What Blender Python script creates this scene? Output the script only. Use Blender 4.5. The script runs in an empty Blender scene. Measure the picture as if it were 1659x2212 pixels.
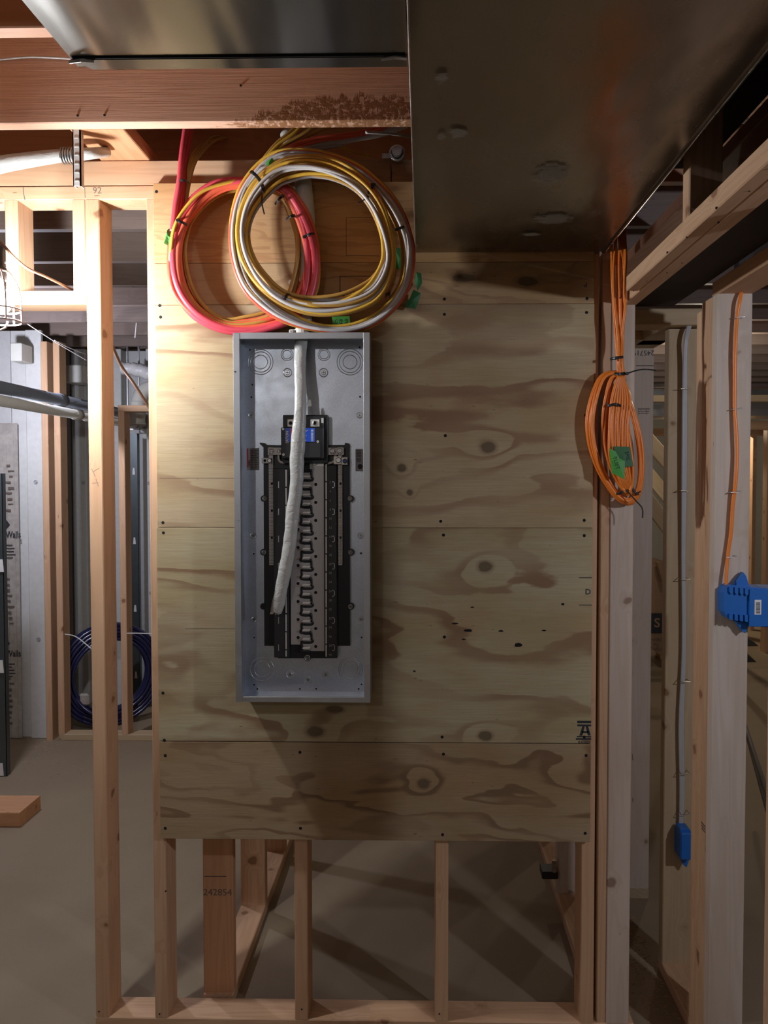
import bpy, bmesh, math, random
import numpy as np
from mathutils import Vector, Matrix, noise as mnoise

random.seed(7)
IN = 0.0254
C = bpy.context.scene.collection
SC = bpy.context.scene
PI = math.pi

# ------------------------------------------------------------------ camera
F_PX, PPX, PPY = 1661.0, 884.0, 1083.0
YAW, PITCH = math.radians(1.0), math.radians(1.83)
CAM = Vector((0.0, -84.75, 61.3))            # inches; y = 0 is the stud face of the framed wall
cd = bpy.data.cameras.new('camera')
cam = bpy.data.objects.new('camera', cd)
C.objects.link(cam)
cam.location = CAM * IN
cam.rotation_euler = (PI / 2 - PITCH, 0, YAW)
cd.sensor_fit = 'AUTO'
cd.sensor_width = 36.0
cd.lens = F_PX * 36.0 / 2212.0
cd.shift_x = (829.5 - PPX) / 2212.0
cd.shift_y = (PPY - 1106.0) / 2212.0
cd.clip_start = 0.02
cd.clip_end = 60
SC.camera = cam

# ------------------------------------------------------------------ world, lights, exposure
wd = bpy.data.worlds.new('world')
SC.world = wd
wd.use_nodes = True
wd.node_tree.nodes['Background'].inputs[0].default_value = (0.55, 0.5, 0.48, 1)
wd.node_tree.nodes['Background'].inputs[1].default_value = 0.02
SC.view_settings.view_transform = 'Standard'
SC.view_settings.look = 'None'
SC.view_settings.exposure = 0.0
SC.view_settings.gamma = 1.0
SC.view_settings.use_curve_mapping = False
SC.cycles.use_denoising = True
SC.cycles.max_bounces = 6
SC.cycles.diffuse_bounces = 4
SC.cycles.glossy_bounces = 4
SC.cycles.caustics_reflective = False
SC.cycles.caustics_refractive = False
SC.cycles.sample_clamp_indirect = 3.0
SC.cycles.use_light_tree = True

def lamp(name, loc, watts, col=(1, 1, 1), size=1.2):
    """a bare temporary work bulb hung in the basement"""
    l = bpy.data.lights.new(name, 'POINT')
    l.energy = watts
    l.color = col
    l.shadow_soft_size = size * IN
    o = bpy.data.objects.new(name, l)
    C.objects.link(o)
    o.location = Vector(loc) * IN
    return o

WORK_LAMP_STRENGTH = 1120.0
lamp('string_light', (-48, -150, 93), 18, (0.92, 0.95, 1.0), 1.6)            # behind the camera
lamp('string_light', (62, -62, 74), 42, (0.80, 0.86, 1.0), 1.4)              # beyond the door openings
lamp('string_light', (-84, 62, 80), 48, (0.78, 0.82, 1.0), 1.5)             # room behind, at the pipes
lamp('string_light', (16, 150, 88), 18, (1.0, 0.86, 0.68), 1.5)              # room behind the board
lamp('string_light', (110, 250, 84), 60, (1.0, 0.84, 0.60), 1.5)             # far room
lamp('string_light', (70, 105, 88), 14, (1.0, 0.90, 0.75), 1.5)
lamp('string_light', (10, -215, 92), 10, (1.0, 0.92, 0.85), 1.6)

# ------------------------------------------------------------------ helpers
def W(px, py, Y):
    """world point (inches) seen at pixel px,py at depth Y"""
    f = Vector((-math.sin(YAW) * math.cos(PITCH), math.cos(YAW) * math.cos(PITCH), -math.sin(PITCH)))
    r = Vector((math.cos(YAW), math.sin(YAW), 0))
    u = r.cross(f)
    d = f + r * ((px - PPX) / F_PX) + u * ((PPY - py) / F_PX)
    t = (Y - CAM.y) / d.y
    return CAM + d * t

def WX(px, py, Y): return W(px, py, Y).x
def WZ(px, py, Y): return W(px, py, Y).z

ORIG = {}
def worigin(o): return ORIG.get(o.name, Vector((0, 0, 0)))

def empty(name, loc, label=None, cat=None, group=None, kind=None):
    o = bpy.data.objects.new(name, None)
    o.empty_display_size = 0.05
    C.objects.link(o)
    o.location = Vector(loc) * IN
    ORIG[o.name] = Vector(loc)
    return tag(o, label, cat, group, kind)

def tag(o, label=None, cat=None, group=None, kind=None):
    if label: o['label'] = label
    if cat: o['category'] = cat
    if group: o['group'] = group
    if kind: o['kind'] = kind
    return o

class MB:
    """collects shapes (inches) and links them as one mesh object"""
    def __init__(s): s.v = []; s.f = []; s.m = []
    def add(s, vs, fs, mi=0):
        k = len(s.v)
        s.v += [tuple(v) for v in vs]
        s.f += [tuple(i + k for i in f) for f in fs]
        s.m += [mi] * len(fs)
        return s
    def box(s, x0, x1, y0, y1, z0, z1, b=0.0, mi=0):
        if x0 > x1: x0, x1 = x1, x0
        if y0 > y1: y0, y1 = y1, y0
        if z0 > z1: z0, z1 = z1, z0
        if b <= 0:
            vs = [(x, y, z) for x in (x0, x1) for y in (y0, y1) for z in (z0, z1)]
            fs = [(0, 1, 3, 2), (4, 6, 7, 5), (0, 4, 5, 1), (2, 3, 7, 6), (0, 2, 6, 4), (1, 5, 7, 3)]
            return s.add(vs, fs, mi)
        b = min(b, (x1 - x0) * .45, (y1 - y0) * .45, (z1 - z0) * .45)
        bm = bmesh.new()
        bmesh.ops.create_cube(bm, size=1)
        for v in bm.verts:
            v.co = Vector(((x0 + x1) / 2 + v.co.x * (x1 - x0), (y0 + y1) / 2 + v.co.y * (y1 - y0), (z0 + z1) / 2 + v.co.z * (z1 - z0)))
        bmesh.ops.bevel(bm, geom=bm.edges[:], offset=b, segments=1, affect='EDGES')
        bm.verts.ensure_lookup_table()
        s.add([v.co[:] for v in bm.verts], [[v.index for v in f.verts] for f in bm.faces], mi)
        bm.free()
        return s
    def prism(s, pts, y0, y1, mi=0):
        """outline (x,z) list extruded along y"""
        n = len(pts)
        vs = [(x, y0, z) for x, z in pts] + [(x, y1, z) for x, z in pts]
        fs = [tuple(range(n)), tuple(range(2 * n - 1, n - 1, -1))]
        fs += [(i, n + i, n + (i + 1) % n, (i + 1) % n) for i in range(n)]
        return s.add(vs, fs, mi)
    def cyl(s, p0, p1, r, n=12, r1=None, mi=0):
        p0 = Vector(p0); p1 = Vector(p1); r1 = r if r1 is None else r1
        d = (p1 - p0).normalized()
        a = d.orthogonal().normalized(); b = d.cross(a)
        vs = []
        for p, rr in ((p0, r), (p1, r1)):
            for i in range(n):
                t = 2 * PI * i / n
                vs.append(p + a * math.cos(t) * rr + b * math.sin(t) * rr)
        fs = [tuple(range(n - 1, -1, -1)), tuple(range(n, 2 * n))]
        fs += [(i, (i + 1) % n, n + (i + 1) % n, n + i) for i in range(n)]
        return s.add(vs, fs, mi)
    def tube(s, pts, ra, rb=None, n=8, closed=False, flat=None, mi=0, wob=0.0):
        """tube along pts; ra/rb half sizes (float or list); flat = preferred direction of the thin side"""
        pts = [Vector(p) for p in pts]; N = len(pts)
        if rb is None: rb = ra
        fl = Vector(flat) if flat else None
        vs = []; prev = None
        for i, p in enumerate(pts):
            if closed: t = pts[(i + 1) % N] - pts[i - 1]
            else: t = pts[min(i + 1, N - 1)] - pts[max(i - 1, 0)]
            t.normalize()
            if fl is not None and abs(t.dot(fl)) < .95:
                bdir = (fl - t * fl.dot(t)).normalized()
            elif prev is not None:
                bdir = (prev - t * prev.dot(t)).normalized()
            else:
                bdir = t.orthogonal().normalized()
            prev = bdir
            adir = bdir.cross(t)
            A = ra[i] if isinstance(ra, (list, tuple)) else ra
            B = rb[i] if isinstance(rb, (list, tuple)) else rb
            for k in range(n):
                q = 2 * PI * k / n
                w = 1.0
                if wob: w += wob * mnoise.noise(p * 1.3 + Vector((math.cos(q), math.sin(q), 0)) * .8)
                vs.append(p + (adir * math.cos(q) * A + bdir * math.sin(q) * B) * w)
        fs = []
        for i in range(N if closed else N - 1):
            j = (i + 1) % N
            for k in range(n):
                k2 = (k + 1) % n
                fs.append((i * n + k, i * n + k2, j * n + k2, j * n + k))
        if not closed:
            fs.append(tuple(range(n - 1, -1, -1)))
            fs.append(tuple((N - 1) * n + k for k in range(n)))
        return s.add(vs, fs, mi)
    def ring(s, c, r, rr, n=28, m=6, normal='y', mi=0):
        c = Vector(c); P = []
        for i in range(n):
            t = 2 * PI * i / n
            P.append(c + (Vector((math.cos(t) * r, 0, math.sin(t) * r)) if normal == 'y' else
                          Vector((math.cos(t) * r, math.sin(t) * r, 0)) if normal == 'z' else
                          Vector((0, math.cos(t) * r, math.sin(t) * r))))
        return s.tube(P, rr, n=m, closed=True, mi=mi)
    def lathe(s, prof, c, n=20, mi=0):
        """profile (r,z) around a vertical axis at c"""
        c = Vector(c); vs = []
        for r, z in prof:
            for k in range(n):
                t = 2 * PI * k / n
                vs.append(c + Vector((r * math.cos(t), r * math.sin(t), z)))
        fs = []
        for i in range(len(prof) - 1):
            for k in range(n):
                k2 = (k + 1) % n
                fs.append((i * n + k, i * n + k2, (i + 1) * n + k2, (i + 1) * n + k))
        return s.add(vs, fs, mi)
    def build(s, name, mats, parent=None, origin=None, smooth=False, label=None, cat=None, group=None, kind=None):
        if not isinstance(mats, (list, tuple)): mats = [mats]
        a = np.array(s.v, dtype=float)
        if origin is None:
            if parent is not None: origin = worigin(parent)
            else:
                lo, hi = a.min(0), a.max(0)
                origin = Vector(((lo[0] + hi[0]) / 2, (lo[1] + hi[1]) / 2, lo[2]))
        origin = Vector(origin)
        a = (a - np.array(origin)) * IN
        me = bpy.data.meshes.new(name)
        me.from_pydata(a.tolist(), [], s.f)
        for m in mats: me.materials.append(m)
        if len(mats) > 1: me.polygons.foreach_set('material_index', s.m)
        if smooth: me.polygons.foreach_set('use_smooth', [True] * len(me.polygons))
        bm = bmesh.new(); bm.from_mesh(me)
        bmesh.ops.recalc_face_normals(bm, faces=bm.faces)
        bm.to_mesh(me); bm.free()
        me.update()
        o = bpy.data.objects.new(name, me)
        C.objects.link(o)
        link(o, parent, origin)
        return tag(o, label, cat, group, kind)

def link(o, parent, origin):
    ORIG[o.name] = Vector(origin)
    if parent is not None:
        o.parent = parent
        o.location = (Vector(origin) - worigin(parent)) * IN
    else:
        o.location = Vector(origin) * IN

_lum = {}
def lumber_mesh(L, T, H, mat, e=0.1):
    key = (round(L, 2), round(T, 2), round(H, 2), mat.name)
    if key in _lum: return _lum[key]
    e = min(e, T * .3, H * .3)
    t, h = T / 2, H / 2
    sec = [(-t + e, -h), (t - e, -h), (t, -h + e), (t, h - e), (t - e, h), (-t + e, h), (-t, h - e), (-t, -h + e)]
    vs = [(-L / 2 * IN, a * IN, b * IN) for a, b in sec] + [(L / 2 * IN, a * IN, b * IN) for a, b in sec]
    fs = [tuple(range(7, -1, -1)), tuple(range(8, 16))] + [(i, (i + 1) % 8, 8 + (i + 1) % 8, 8 + i) for i in range(8)]
    me = bpy.data.meshes.new('lumber')
    me.from_pydata(vs, [], fs)
    me.materials.append(mat)
    me.update()
    _lum[key] = me
    return me

def lumber(name, x0, x1, y0, y1, z0, z1, mat, parent=None, axis=None, **kw):
    """a board; texture runs along its longest side"""
    dx, dy, dz = abs(x1 - x0), abs(y1 - y0), abs(z1 - z0)
    c = Vector(((x0 + x1) / 2, (y0 + y1) / 2, (z0 + z1) / 2))
    if axis is None: axis = 'xyz'[[dx, dy, dz].index(max(dx, dy, dz))]
    if axis == 'x': L, T, H, R = dx, dy, dz, Matrix.Identity(3)
    elif axis == 'y': L, T, H, R = dy, dx, dz, Matrix(((0, -1, 0), (1, 0, 0), (0, 0, 1)))
    else: L, T, H, R = dz, dy, dx, Matrix(((0, 0, -1), (0, 1, 0), (1, 0, 0)))
    me = lumber_mesh(L, T, H, mat)
    o = bpy.data.objects.new(name, me)
    C.objects.link(o)
    link(o, parent, c)
    o.rotation_euler = R.to_euler()
    return tag(o, **kw)

def beam(name, p0, p1, w, t, mat, parent=None, up=(0, 0, 1), **kw):
    """board between two points, w across 'side', t along 'up'"""
    p0 = Vector(p0); p1 = Vector(p1)
    d = (p1 - p0); L = d.length; d.normalize()
    u = Vector(up); u = (u - d * u.dot(d)).normalized(); sd = u.cross(d)
    me = lumber_mesh(L, w, t, mat)
    o = bpy.data.objects.new(name, me)
    C.objects.link(o)
    link(o, parent, (p0 + p1) / 2)
    o.rotation_euler = Matrix((d, sd, u)).transposed().to_euler()
    return tag(o, **kw)

def smooth_path(pts, n=8, closed=False):
    """Catmull-Rom through pts (any tuple length)"""
    P = [np.array(p, float) for p in pts]; N = len(P); out = []
    rng = range(N) if closed else range(N - 1)
    for i in rng:
        if closed: a, b, c, d = P[i - 1], P[i], P[(i + 1) % N], P[(i + 2) % N]
        else: a, b, c, d = P[max(i - 1, 0)], P[i], P[i + 1], P[min(i + 2, N - 1)]
        for k in range(n):
            t = k / n
            out.append(.5 * ((2 * b) + (-a + c) * t + (2 * a - 5 * b + 4 * c - d) * t * t + (-a + 3 * b - 3 * c + d) * t ** 3))
    if not closed: out.append(P[-1])
    return out

def text(s, name, size, loc, mat, parent, rot=(PI / 2, 0, 0), bold=0.0, align='CENTER', sx=1.0, **kw):
    """flat printed lettering, size in inches"""
    cu = bpy.data.curves.new('t', 'FONT')
    cu.body = s; cu.size = size * IN; cu.align_x = align; cu.align_y = 'CENTER'
    cu.offset = bold * IN; cu.extrude = 0.004 * IN; cu.resolution_u = 3
    t = bpy.data.objects.new('t', cu)
    C.objects.link(t)
    bpy.context.view_layer.update()
    me = bpy.data.meshes.new_from_object(t.evaluated_get(bpy.context.evaluated_depsgraph_get()))
    bpy.data.objects.remove(t)
    me.materials.clear(); me.materials.append(mat)
    o = bpy.data.objects.new(name, me)
    C.objects.link(o)
    link(o, parent, loc)
    o.rotation_euler = rot
    o.scale = (sx, 1, 1)
    return tag(o, **kw)

# ------------------------------------------------------------------ materials
class G:
    def __init__(s, name, rough=.6, metal=0.0, spec=None):
        s.m = bpy.data.materials.new(name)
        s.m.use_nodes = True
        s.t = s.m.node_tree
        s.b = s.t.nodes['Principled BSDF']
        s.b.inputs['Roughness'].default_value = rough
        s.b.inputs['Metallic'].default_value = metal
        if spec is not None: s.b.inputs['Specular IOR Level'].default_value = spec
    def put(s, sock, v):
        if isinstance(v, bpy.types.NodeSocket): s.t.links.new(v, sock)
        elif isinstance(v, (tuple, list)) and len(v) == 3 and sock.type == 'RGBA': sock.default_value = (*v, 1)
        else: sock.default_value = v
    def n(s, typ): return s.t.nodes.new(typ)
    def math(s, op, a, b=0.0, c=None, clamp=False):
        n = s.n('ShaderNodeMath'); n.operation = op; n.use_clamp = clamp
        s.put(n.inputs[0], a); s.put(n.inputs[1], b)
        if c is not None: s.put(n.inputs[2], c)
        return n.outputs[0]
    def vmul(s, v, k):
        n = s.n('ShaderNodeVectorMath'); n.operation = 'MULTIPLY'
        s.put(n.inputs[0], v); n.inputs[1].default_value = k
        return n.outputs[0]
    def vadd(s, v, k):
        n = s.n('ShaderNodeVectorMath'); n.operation = 'ADD'
        s.put(n.inputs[0], v); s.put(n.inputs[1], k)
        return n.outputs[0]
    def obj(s, inches=True):
        n = s.n('ShaderNodeTexCoord')
        return s.vmul(n.outputs['Object'], (39.37,) * 3) if inches else n.outputs['Object']
    def rnd(s):
        return s.n('ShaderNodeObjectInfo').outputs['Random']
    def noise(s, v, scale, det=2, rough=.5, dist=0.0):
        n = s.n('ShaderNodeTexNoise')
        s.put(n.inputs['Vector'], v)
        n.inputs['Scale'].default_value = scale; n.inputs['Detail'].default_value = det
        n.inputs['Roughness'].default_value = rough; n.inputs['Distortion'].default_value = dist
        return n.outputs['Fac']
    def ss(s, x, lo, hi, a=0.0, b=1.0):
        n = s.n('ShaderNodeMapRange'); n.interpolation_type = 'SMOOTHSTEP'
        s.put(n.inputs['Value'], x)
        n.inputs['From Min'].default_value = lo; n.inputs['From Max'].default_value = hi
        n.inputs['To Min'].default_value = a; n.inputs['To Max'].default_value = b
        return n.outputs[0]
    def mix(s, f, a, b, mode='MIX'):
        n = s.n('ShaderNodeMix'); n.data_type = 'RGBA'; n.blend_type = mode
        s.put(n.inputs[0], f); s.put(n.inputs[6], a); s.put(n.inputs[7], b)
        return n.outputs[2]
    def bump(s, h, strength=.3, dist=.02):
        n = s.n('ShaderNodeBump')
        n.inputs['Strength'].default_value = strength; n.inputs['Distance'].default_value = dist * IN
        s.put(n.inputs['Height'], h)
        s.t.links.new(n.outputs[0], s.b.inputs['Normal'])
    def col(s, c): s.put(s.b.inputs['Base Color'], c); return s

def plain(name, col, rough=.5, metal=0.0, spec=None, var=0.08, bump=0.0):
    """plain colour with a little uneven tone"""
    g = G(name, rough, metal, spec)
    n = g.noise(g.obj(), .9, 4)
    dark = tuple(c * (1 - var * 2) for c in col)
    g.col(g.mix(n, dark, tuple(min(1, c * (1 + var)) for c in col)))
    if bump: g.bump(g.noise(g.obj(), 6, 3), bump)
    return g.m

def wood(name, light, dark, knot=(0.20, 0.09, 0.04), rings=.35, kn=1.0, tint=(0.7, 0.62, 0.55), rough=.62, pale=0.5):
    g = G(name, rough, 0, .3)
    r = g.rnd()
    cb = g.n('ShaderNodeCombineXYZ')
    g.put(cb.inputs[0], g.math('MULTIPLY', r, 517.0)); g.put(cb.inputs[1], g.math('MULTIPLY', r, 91.0)); g.put(cb.inputs[2], g.math('MULTIPLY', r, 233.0))
    v = g.vadd(g.obj(), cb.outputs[0])
    wv = g.n('ShaderNodeTexNoise'); wv.inputs['Scale'].default_value = .5; wv.inputs['Detail'].default_value = 2
    g.put(wv.inputs['Vector'], v)
    vk = g.vadd(v, g.vmul(wv.outputs['Color'], (1.4, 1.4, 1.4)))
    vo = g.n('ShaderNodeTexVoronoi'); vo.inputs['Scale'].default_value = .19
    g.put(vo.inputs['Vector'], vk)
    d = vo.outputs['Distance']
    swirl = g.ss(d, .34, .03, 0, .14)
    n1 = g.math('ADD', g.noise(g.vmul(v, (.025, .42, .42)), 1.0, 2, .45), swirl)
    ring = g.math('SINE', g.math('MULTIPLY', n1, 62.0))
    ring = g.ss(ring, -.3, 1.0)
    fine = g.noise(g.vmul(v, (.3, 7, 7)), 1.0, 3, .6)
    big = g.noise(g.vmul(v, (.05, .3, .3)), 1.0, 2)
    f = g.math('ADD', g.math('MULTIPLY', ring, rings), g.math('MULTIPLY', fine, .3), clamp=True)
    c = g.mix(f, light, dark)
    tn = tuple(a * b for a, b in zip(light, tint))
    c = g.mix(g.math('MULTIPLY', g.ss(big, .4, .75), pale), c, tn)
    c = g.mix(g.math('MULTIPLY', r, .35), c, tuple(a * b for a, b in zip(light, (1.0, .9, .78))))
    km = g.ss(d, .12 * kn, .075 * kn)
    halo = g.ss(d, .22 * kn, .09 * kn, 0, .45)
    c = g.mix(halo, c, dark)
    c = g.mix(g.math('MULTIPLY', km, .8), c, knot)
    # small dark nicks
    sp = g.ss(g.noise(g.vmul(v, (.5, 2.2, 2.2)), 1.0, 1), .79, .83, 0, .65)
    c = g.mix(sp, c, (.10, .05, .03))
    g.col(c)
    g.bump(g.math('ADD', g.math('MULTIPLY', fine, .7), g.math('MULTIPLY', ring, .3)), .25, .03)
    return g.m

PINE = wood('pine', (.62, .405, .255), (.44, .25, .135), rings=.32)
PINE_PALE = wood('pale_spruce', (.60, .51, .44), (.44, .34, .26), knot=(.22, .14, .09), rings=.25, kn=1.1)
PINE_ORANGE = wood('orange_fir', (.56, .31, .17), (.42, .20, .09), rings=.35, kn=.8)
PINE_RED = wood('red_fir_joist', (.46, .235, .135), (.31, .14, .07), rings=.4, kn=.7, tint=(.8, .75, .7))
PINE_FAR = wood('dusty_pine', (.50, .39, .25), (.36, .25, .14), rings=.25)
PINE_HAZE = wood('hazed_joist', (.26, .20, .17), (.17, .12, .10), rings=.3, kn=.7, tint=(.8, .8, .85))  # rear joists: greyer, less red wood colour imitating haze over the back room
STAINED = None

def plywood(name, light, dark, knots, fx=.030, fz=.13, bands=5.0, seed=0.0, strength=.75, warm=(.42, .27, .15), sweep=.12):
    """rotary-cut veneer: wandering brown bands, knots, fine horizontal grain; knots = (x,z,rx,rz) in inches from the sheet centre"""
    g = G(name, .68, 0, .25)
    v = g.obj()
    sp = g.n('ShaderNodeSeparateXYZ'); g.put(sp.inputs[0], v)
    X, Z = sp.outputs[0], sp.outputs[2]
    cb = g.n('ShaderNodeCombineXYZ')
    g.put(cb.inputs[0], g.math('MULTIPLY', X, fx)); g.put(cb.inputs[1], seed); g.put(cb.inputs[2], g.math('MULTIPLY', Z, fz))
    n = g.noise(cb.outputs[0], 1.0, 3, .5, .35)
    wob = g.noise(g.vmul(v, (.35, 1, 1.2)), 1.0, 3, .6)
    n = g.math('ADD', n, g.math('MULTIPLY', wob, .035))
    n = g.math('ADD', n, g.math('MULTIPLY', Z, sweep * .1))
    kmask = None; khalo = None
    for (kx, kz, rx, rz) in knots:
        dx = g.math('DIVIDE', g.math('SUBTRACT', X, kx), rx)
        dz = g.math('DIVIDE', g.math('SUBTRACT', Z, kz), rz)
        dd = g.math('SQRT', g.math('ADD', g.math('MULTIPLY', dx, dx), g.math('MULTIPLY', dz, dz)))
        dd = g.math('ADD', dd, g.math('MULTIPLY', g.math('SUBTRACT', wob, .5), .8))
        b = g.ss(dd, 5.0, .6, 0, .11)
        n = g.math('ADD', n, b)
        k = g.ss(dd, 1.15, .85)
        h = g.ss(dd, 1.7, 1.0)
        kmask = k if kmask is None else g.math('MAXIMUM', kmask, k)
        khalo = h if khalo is None else g.math('MAXIMUM', khalo, h)
    ph = g.math('FRACT', g.math('MULTIPLY', n, bands))
    # sharp on one side, soft on the other, like early and late wood
    a = g.ss(ph, .55, .82); b2 = g.ss(ph, 1.0, .93)
    band = g.math('MULTIPLY', a, b2)
    vary = g.ss(g.noise(g.vmul(v, (.045, 1, .16)), 1.0, 2), .36, .62, .25, 1)
    band = g.math('MULTIPLY', band, g.math('MULTIPLY', vary, strength))
    fine = g.noise(g.vmul(v, (.28, 1, 9.0)), 1.0, 4, .65)
    tone = g.noise(g.vmul(v, (.07, 1, .2)), 1.0, 3)
    c = g.mix(g.ss(tone, .35, .7), light, tuple(a_ * b_ for a_, b_ in zip(light, (.86, .80, .66))))
    c = g.mix(g.ss(g.noise(g.vmul(v, (.10, 1, .12)), 1.3, 3), .55, .75, 0, .5), c, warm)
    c = g.mix(band, c, dark)
    c = g.mix(g.ss(fine, .3, .8, 0, .32), c, dark)
    nick = g.ss(g.noise(g.vmul(v, (.9, 1, 5.0)), 1.0, 1), .775, .82, 0, .7)
    c = g.mix(nick, c, (.09, .055, .035))
    if kmask is not None:
        c = g.mix(g.math('MULTIPLY', khalo, .5), c, tuple(x * .7 for x in dark))
        c = g.mix(g.math('MULTIPLY', kmask, .85), c, (.13, .095, .055))
    g.col(c)
    g.bump(g.math('ADD', fine, g.math('MULTIPLY', band, .4)), .35, .03)
    return g.m

def galv(name, col=(.42, .42, .40), rough=.3, spangle=.12, streak=None, warp=None):
    g = G(name, rough, 1.0)
    v = g.obj()
    vo = g.n('ShaderNodeTexVoronoi'); vo.inputs['Scale'].default_value = 9.0
    g.put(vo.inputs['Vector'], g.vadd(v, g.vmul(v, (0, 0, 0))))
    n = g.noise(v, .12, 3, .5)
    f = g.math('ADD', g.math('MULTIPLY', vo.outputs['Color'], spangle), g.math('MULTIPLY', n, .3), clamp=True)
    g.col(g.mix(f, tuple(c * .75 for c in col), tuple(min(1, c * 1.25) for c in col)))
    sm = g.noise(g.vmul(v, streak or (1, 1, 1)), .5, 4, .6)
    g.put(g.b.inputs['Roughness'], g.ss(sm, .3, .75, rough * .9, rough * 1.12))
    if warp: g.bump(g.noise(g.vmul(v, warp[0]), 1.0, 2), 1.0, warp[1])
    return g.m

DUCT = galv('galvanised_duct', (.50, .48, .43), .22, .05, (1, .15, 1), ((.14, .006, .1), .5))
DUCT2 = galv('dull_galvanised_duct', (.35, .315, .265), .26, .05, (1, .4, 1), ((.13, .06, .1), .55))
BOXM = galv('enclosure_steel', (.66, .70, .76), .36, .34)
BOXLIP = galv('enclosure_lip_steel', (.60, .62, .64), .46, .1)
GALV = galv('bright_galvanised', (.62, .62, .62), .35, .1)
ALU = plain('aluminium_bus', (.52, .50, .49), .45, .6, var=.05)
ALUB = plain('bright_tinned_metal', (.86, .83, .76), .4, .35, var=.05)
STEEL = plain('zinc_screw', (.62, .62, .60), .3, .9)
COPPER = plain('tarnished_screws', (.50, .40, .30), .35, .8, var=.3)
BLACKP = plain('black_plastic', (.012, .012, .014), .38, 0, .5, var=.1)
BLACKP2 = plain('charcoal_plastic', (.028, .027, .028), .45, 0, .5, var=.1)
HOLE = plain('dark_hole', (.006, .005, .005), .9)
BLUEL = plain('blue_label', (.03, .11, .62), .35)
REDL = plain('red_label', (.62, .04, .03), .35)
WHITEL = plain('white_label', (.78, .77, .74), .45)
GREYL = plain('grey_label', (.40, .40, .42), .45)
INK = plain('black_ink', (.02, .02, .028), .7)
INKSOFT = plain('faded_ink', (.13, .095, .075), .8)
PENCIL = plain('pencil', (.16, .12, .10), .8)
SHEATH = plain('grey_cable_sheath', (.48, .48, .45), .38, 0, .5, var=.05)
WHITEC = plain('white_cable', (.68, .655, .63), .38, 0, .5, var=.04)
GREYC = plain('grey_cable', (.46, .45, .45), .4, 0, .5, var=.05)
YELC = plain('yellow_cable', (.80, .48, .06), .36, 0, .5, var=.06)
MUSTC = plain('mustard_cable', (.50, .28, .06), .4, 0, .5, var=.08)
PINKC = plain('pink_cable', (.72, .075, .105), .36, 0, .5, var=.06)
REDC = plain('salmon_cable', (.78, .13, .065), .36, 0, .5, var=.06)
ORANGEC = plain('orange_cable', (.82, .22, .025), .36, 0, .5, var=.06)
TIE = plain('black_nylon', (.012, .011, .012), .35)
TAPE = plain('green_tape', (.07, .33, .05), .55, bump=.3)
TAPED = plain('dark_green_tape', (.025, .13, .035), .55, bump=.3)
BLUEB = plain('blue_box_plastic', (.012, .14, .50), .38, 0, .5, var=.05)
CONC = None
def concrete():
    g = G('concrete_slab', .75, 0, .3)
    v = g.obj()
    n = g.noise(v, .06, 5, .6); m = g.noise(v, 1.8, 5, .7); st = g.noise(v, .02, 3, .6)
    c = g.mix(n, (.21, .155, .095), (.31, .235, .155))
    c = g.mix(g.ss(st, .45, .65, 0, .45), c, (.31, .24, .16))
    c = g.mix(g.ss(m, .35, .75, 0, .35), c, (.24, .20, .16))
    c = g.mix(g.ss(g.noise(v, .8, 2), .77, .8, 0, .7), c, (.10, .075, .05))
    g.col(c); g.bump(m, .25, .05)
    return g.m
CONC = concrete()
OSB = plain('osb_subfloor', (.22, .14, .085), .8, var=.25)
PANELW = plain('grey_insulation_board', (.52, .51, .49), .6, var=.08, bump=.1)
RIB = plain('pale_concrete_stud', (.60, .59, .56), .7, var=.08, bump=.2)
FOIL = plain('milky_plastic_film', (.42, .38, .34), .22, 0, .6, var=.2, bump=.4)
PVC = plain('pale_pvc', (.56, .54, .48), .6, var=.05)
FOAM = plain('dark_pipe_insulation', (.13, .14, .16), .8)
PEX = plain('blue_pipe_coil', (.010, .014, .065), .22, 0, .7, var=.15)
PEXB = plain('blue_pipe', (.05, .12, .45), .35)
CARD = plain('cardboard', (.30, .19, .11), .8, var=.1)
RUBBER = plain('black_cord', (.02, .018, .016), .5)
BROWNC = plain('brown_wire', (.34, .17, .09), .45)
SHADE_BLACK = plain('shade_black', (.022, .013, .011), .8, var=.1)  # near-black colour standing in for unlit ceiling; also on the light-blocking board

# ================================================================== SETTING
FL = -1.5                                     # slab level, the plates' top is z = 0
fl = MB().box(-200, 190, -240, 420, FL - 4, FL)
fl.build('floor', CONC, origin=(0, 0, FL), kind='structure', label='brown grey concrete slab under the whole basement')

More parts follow.
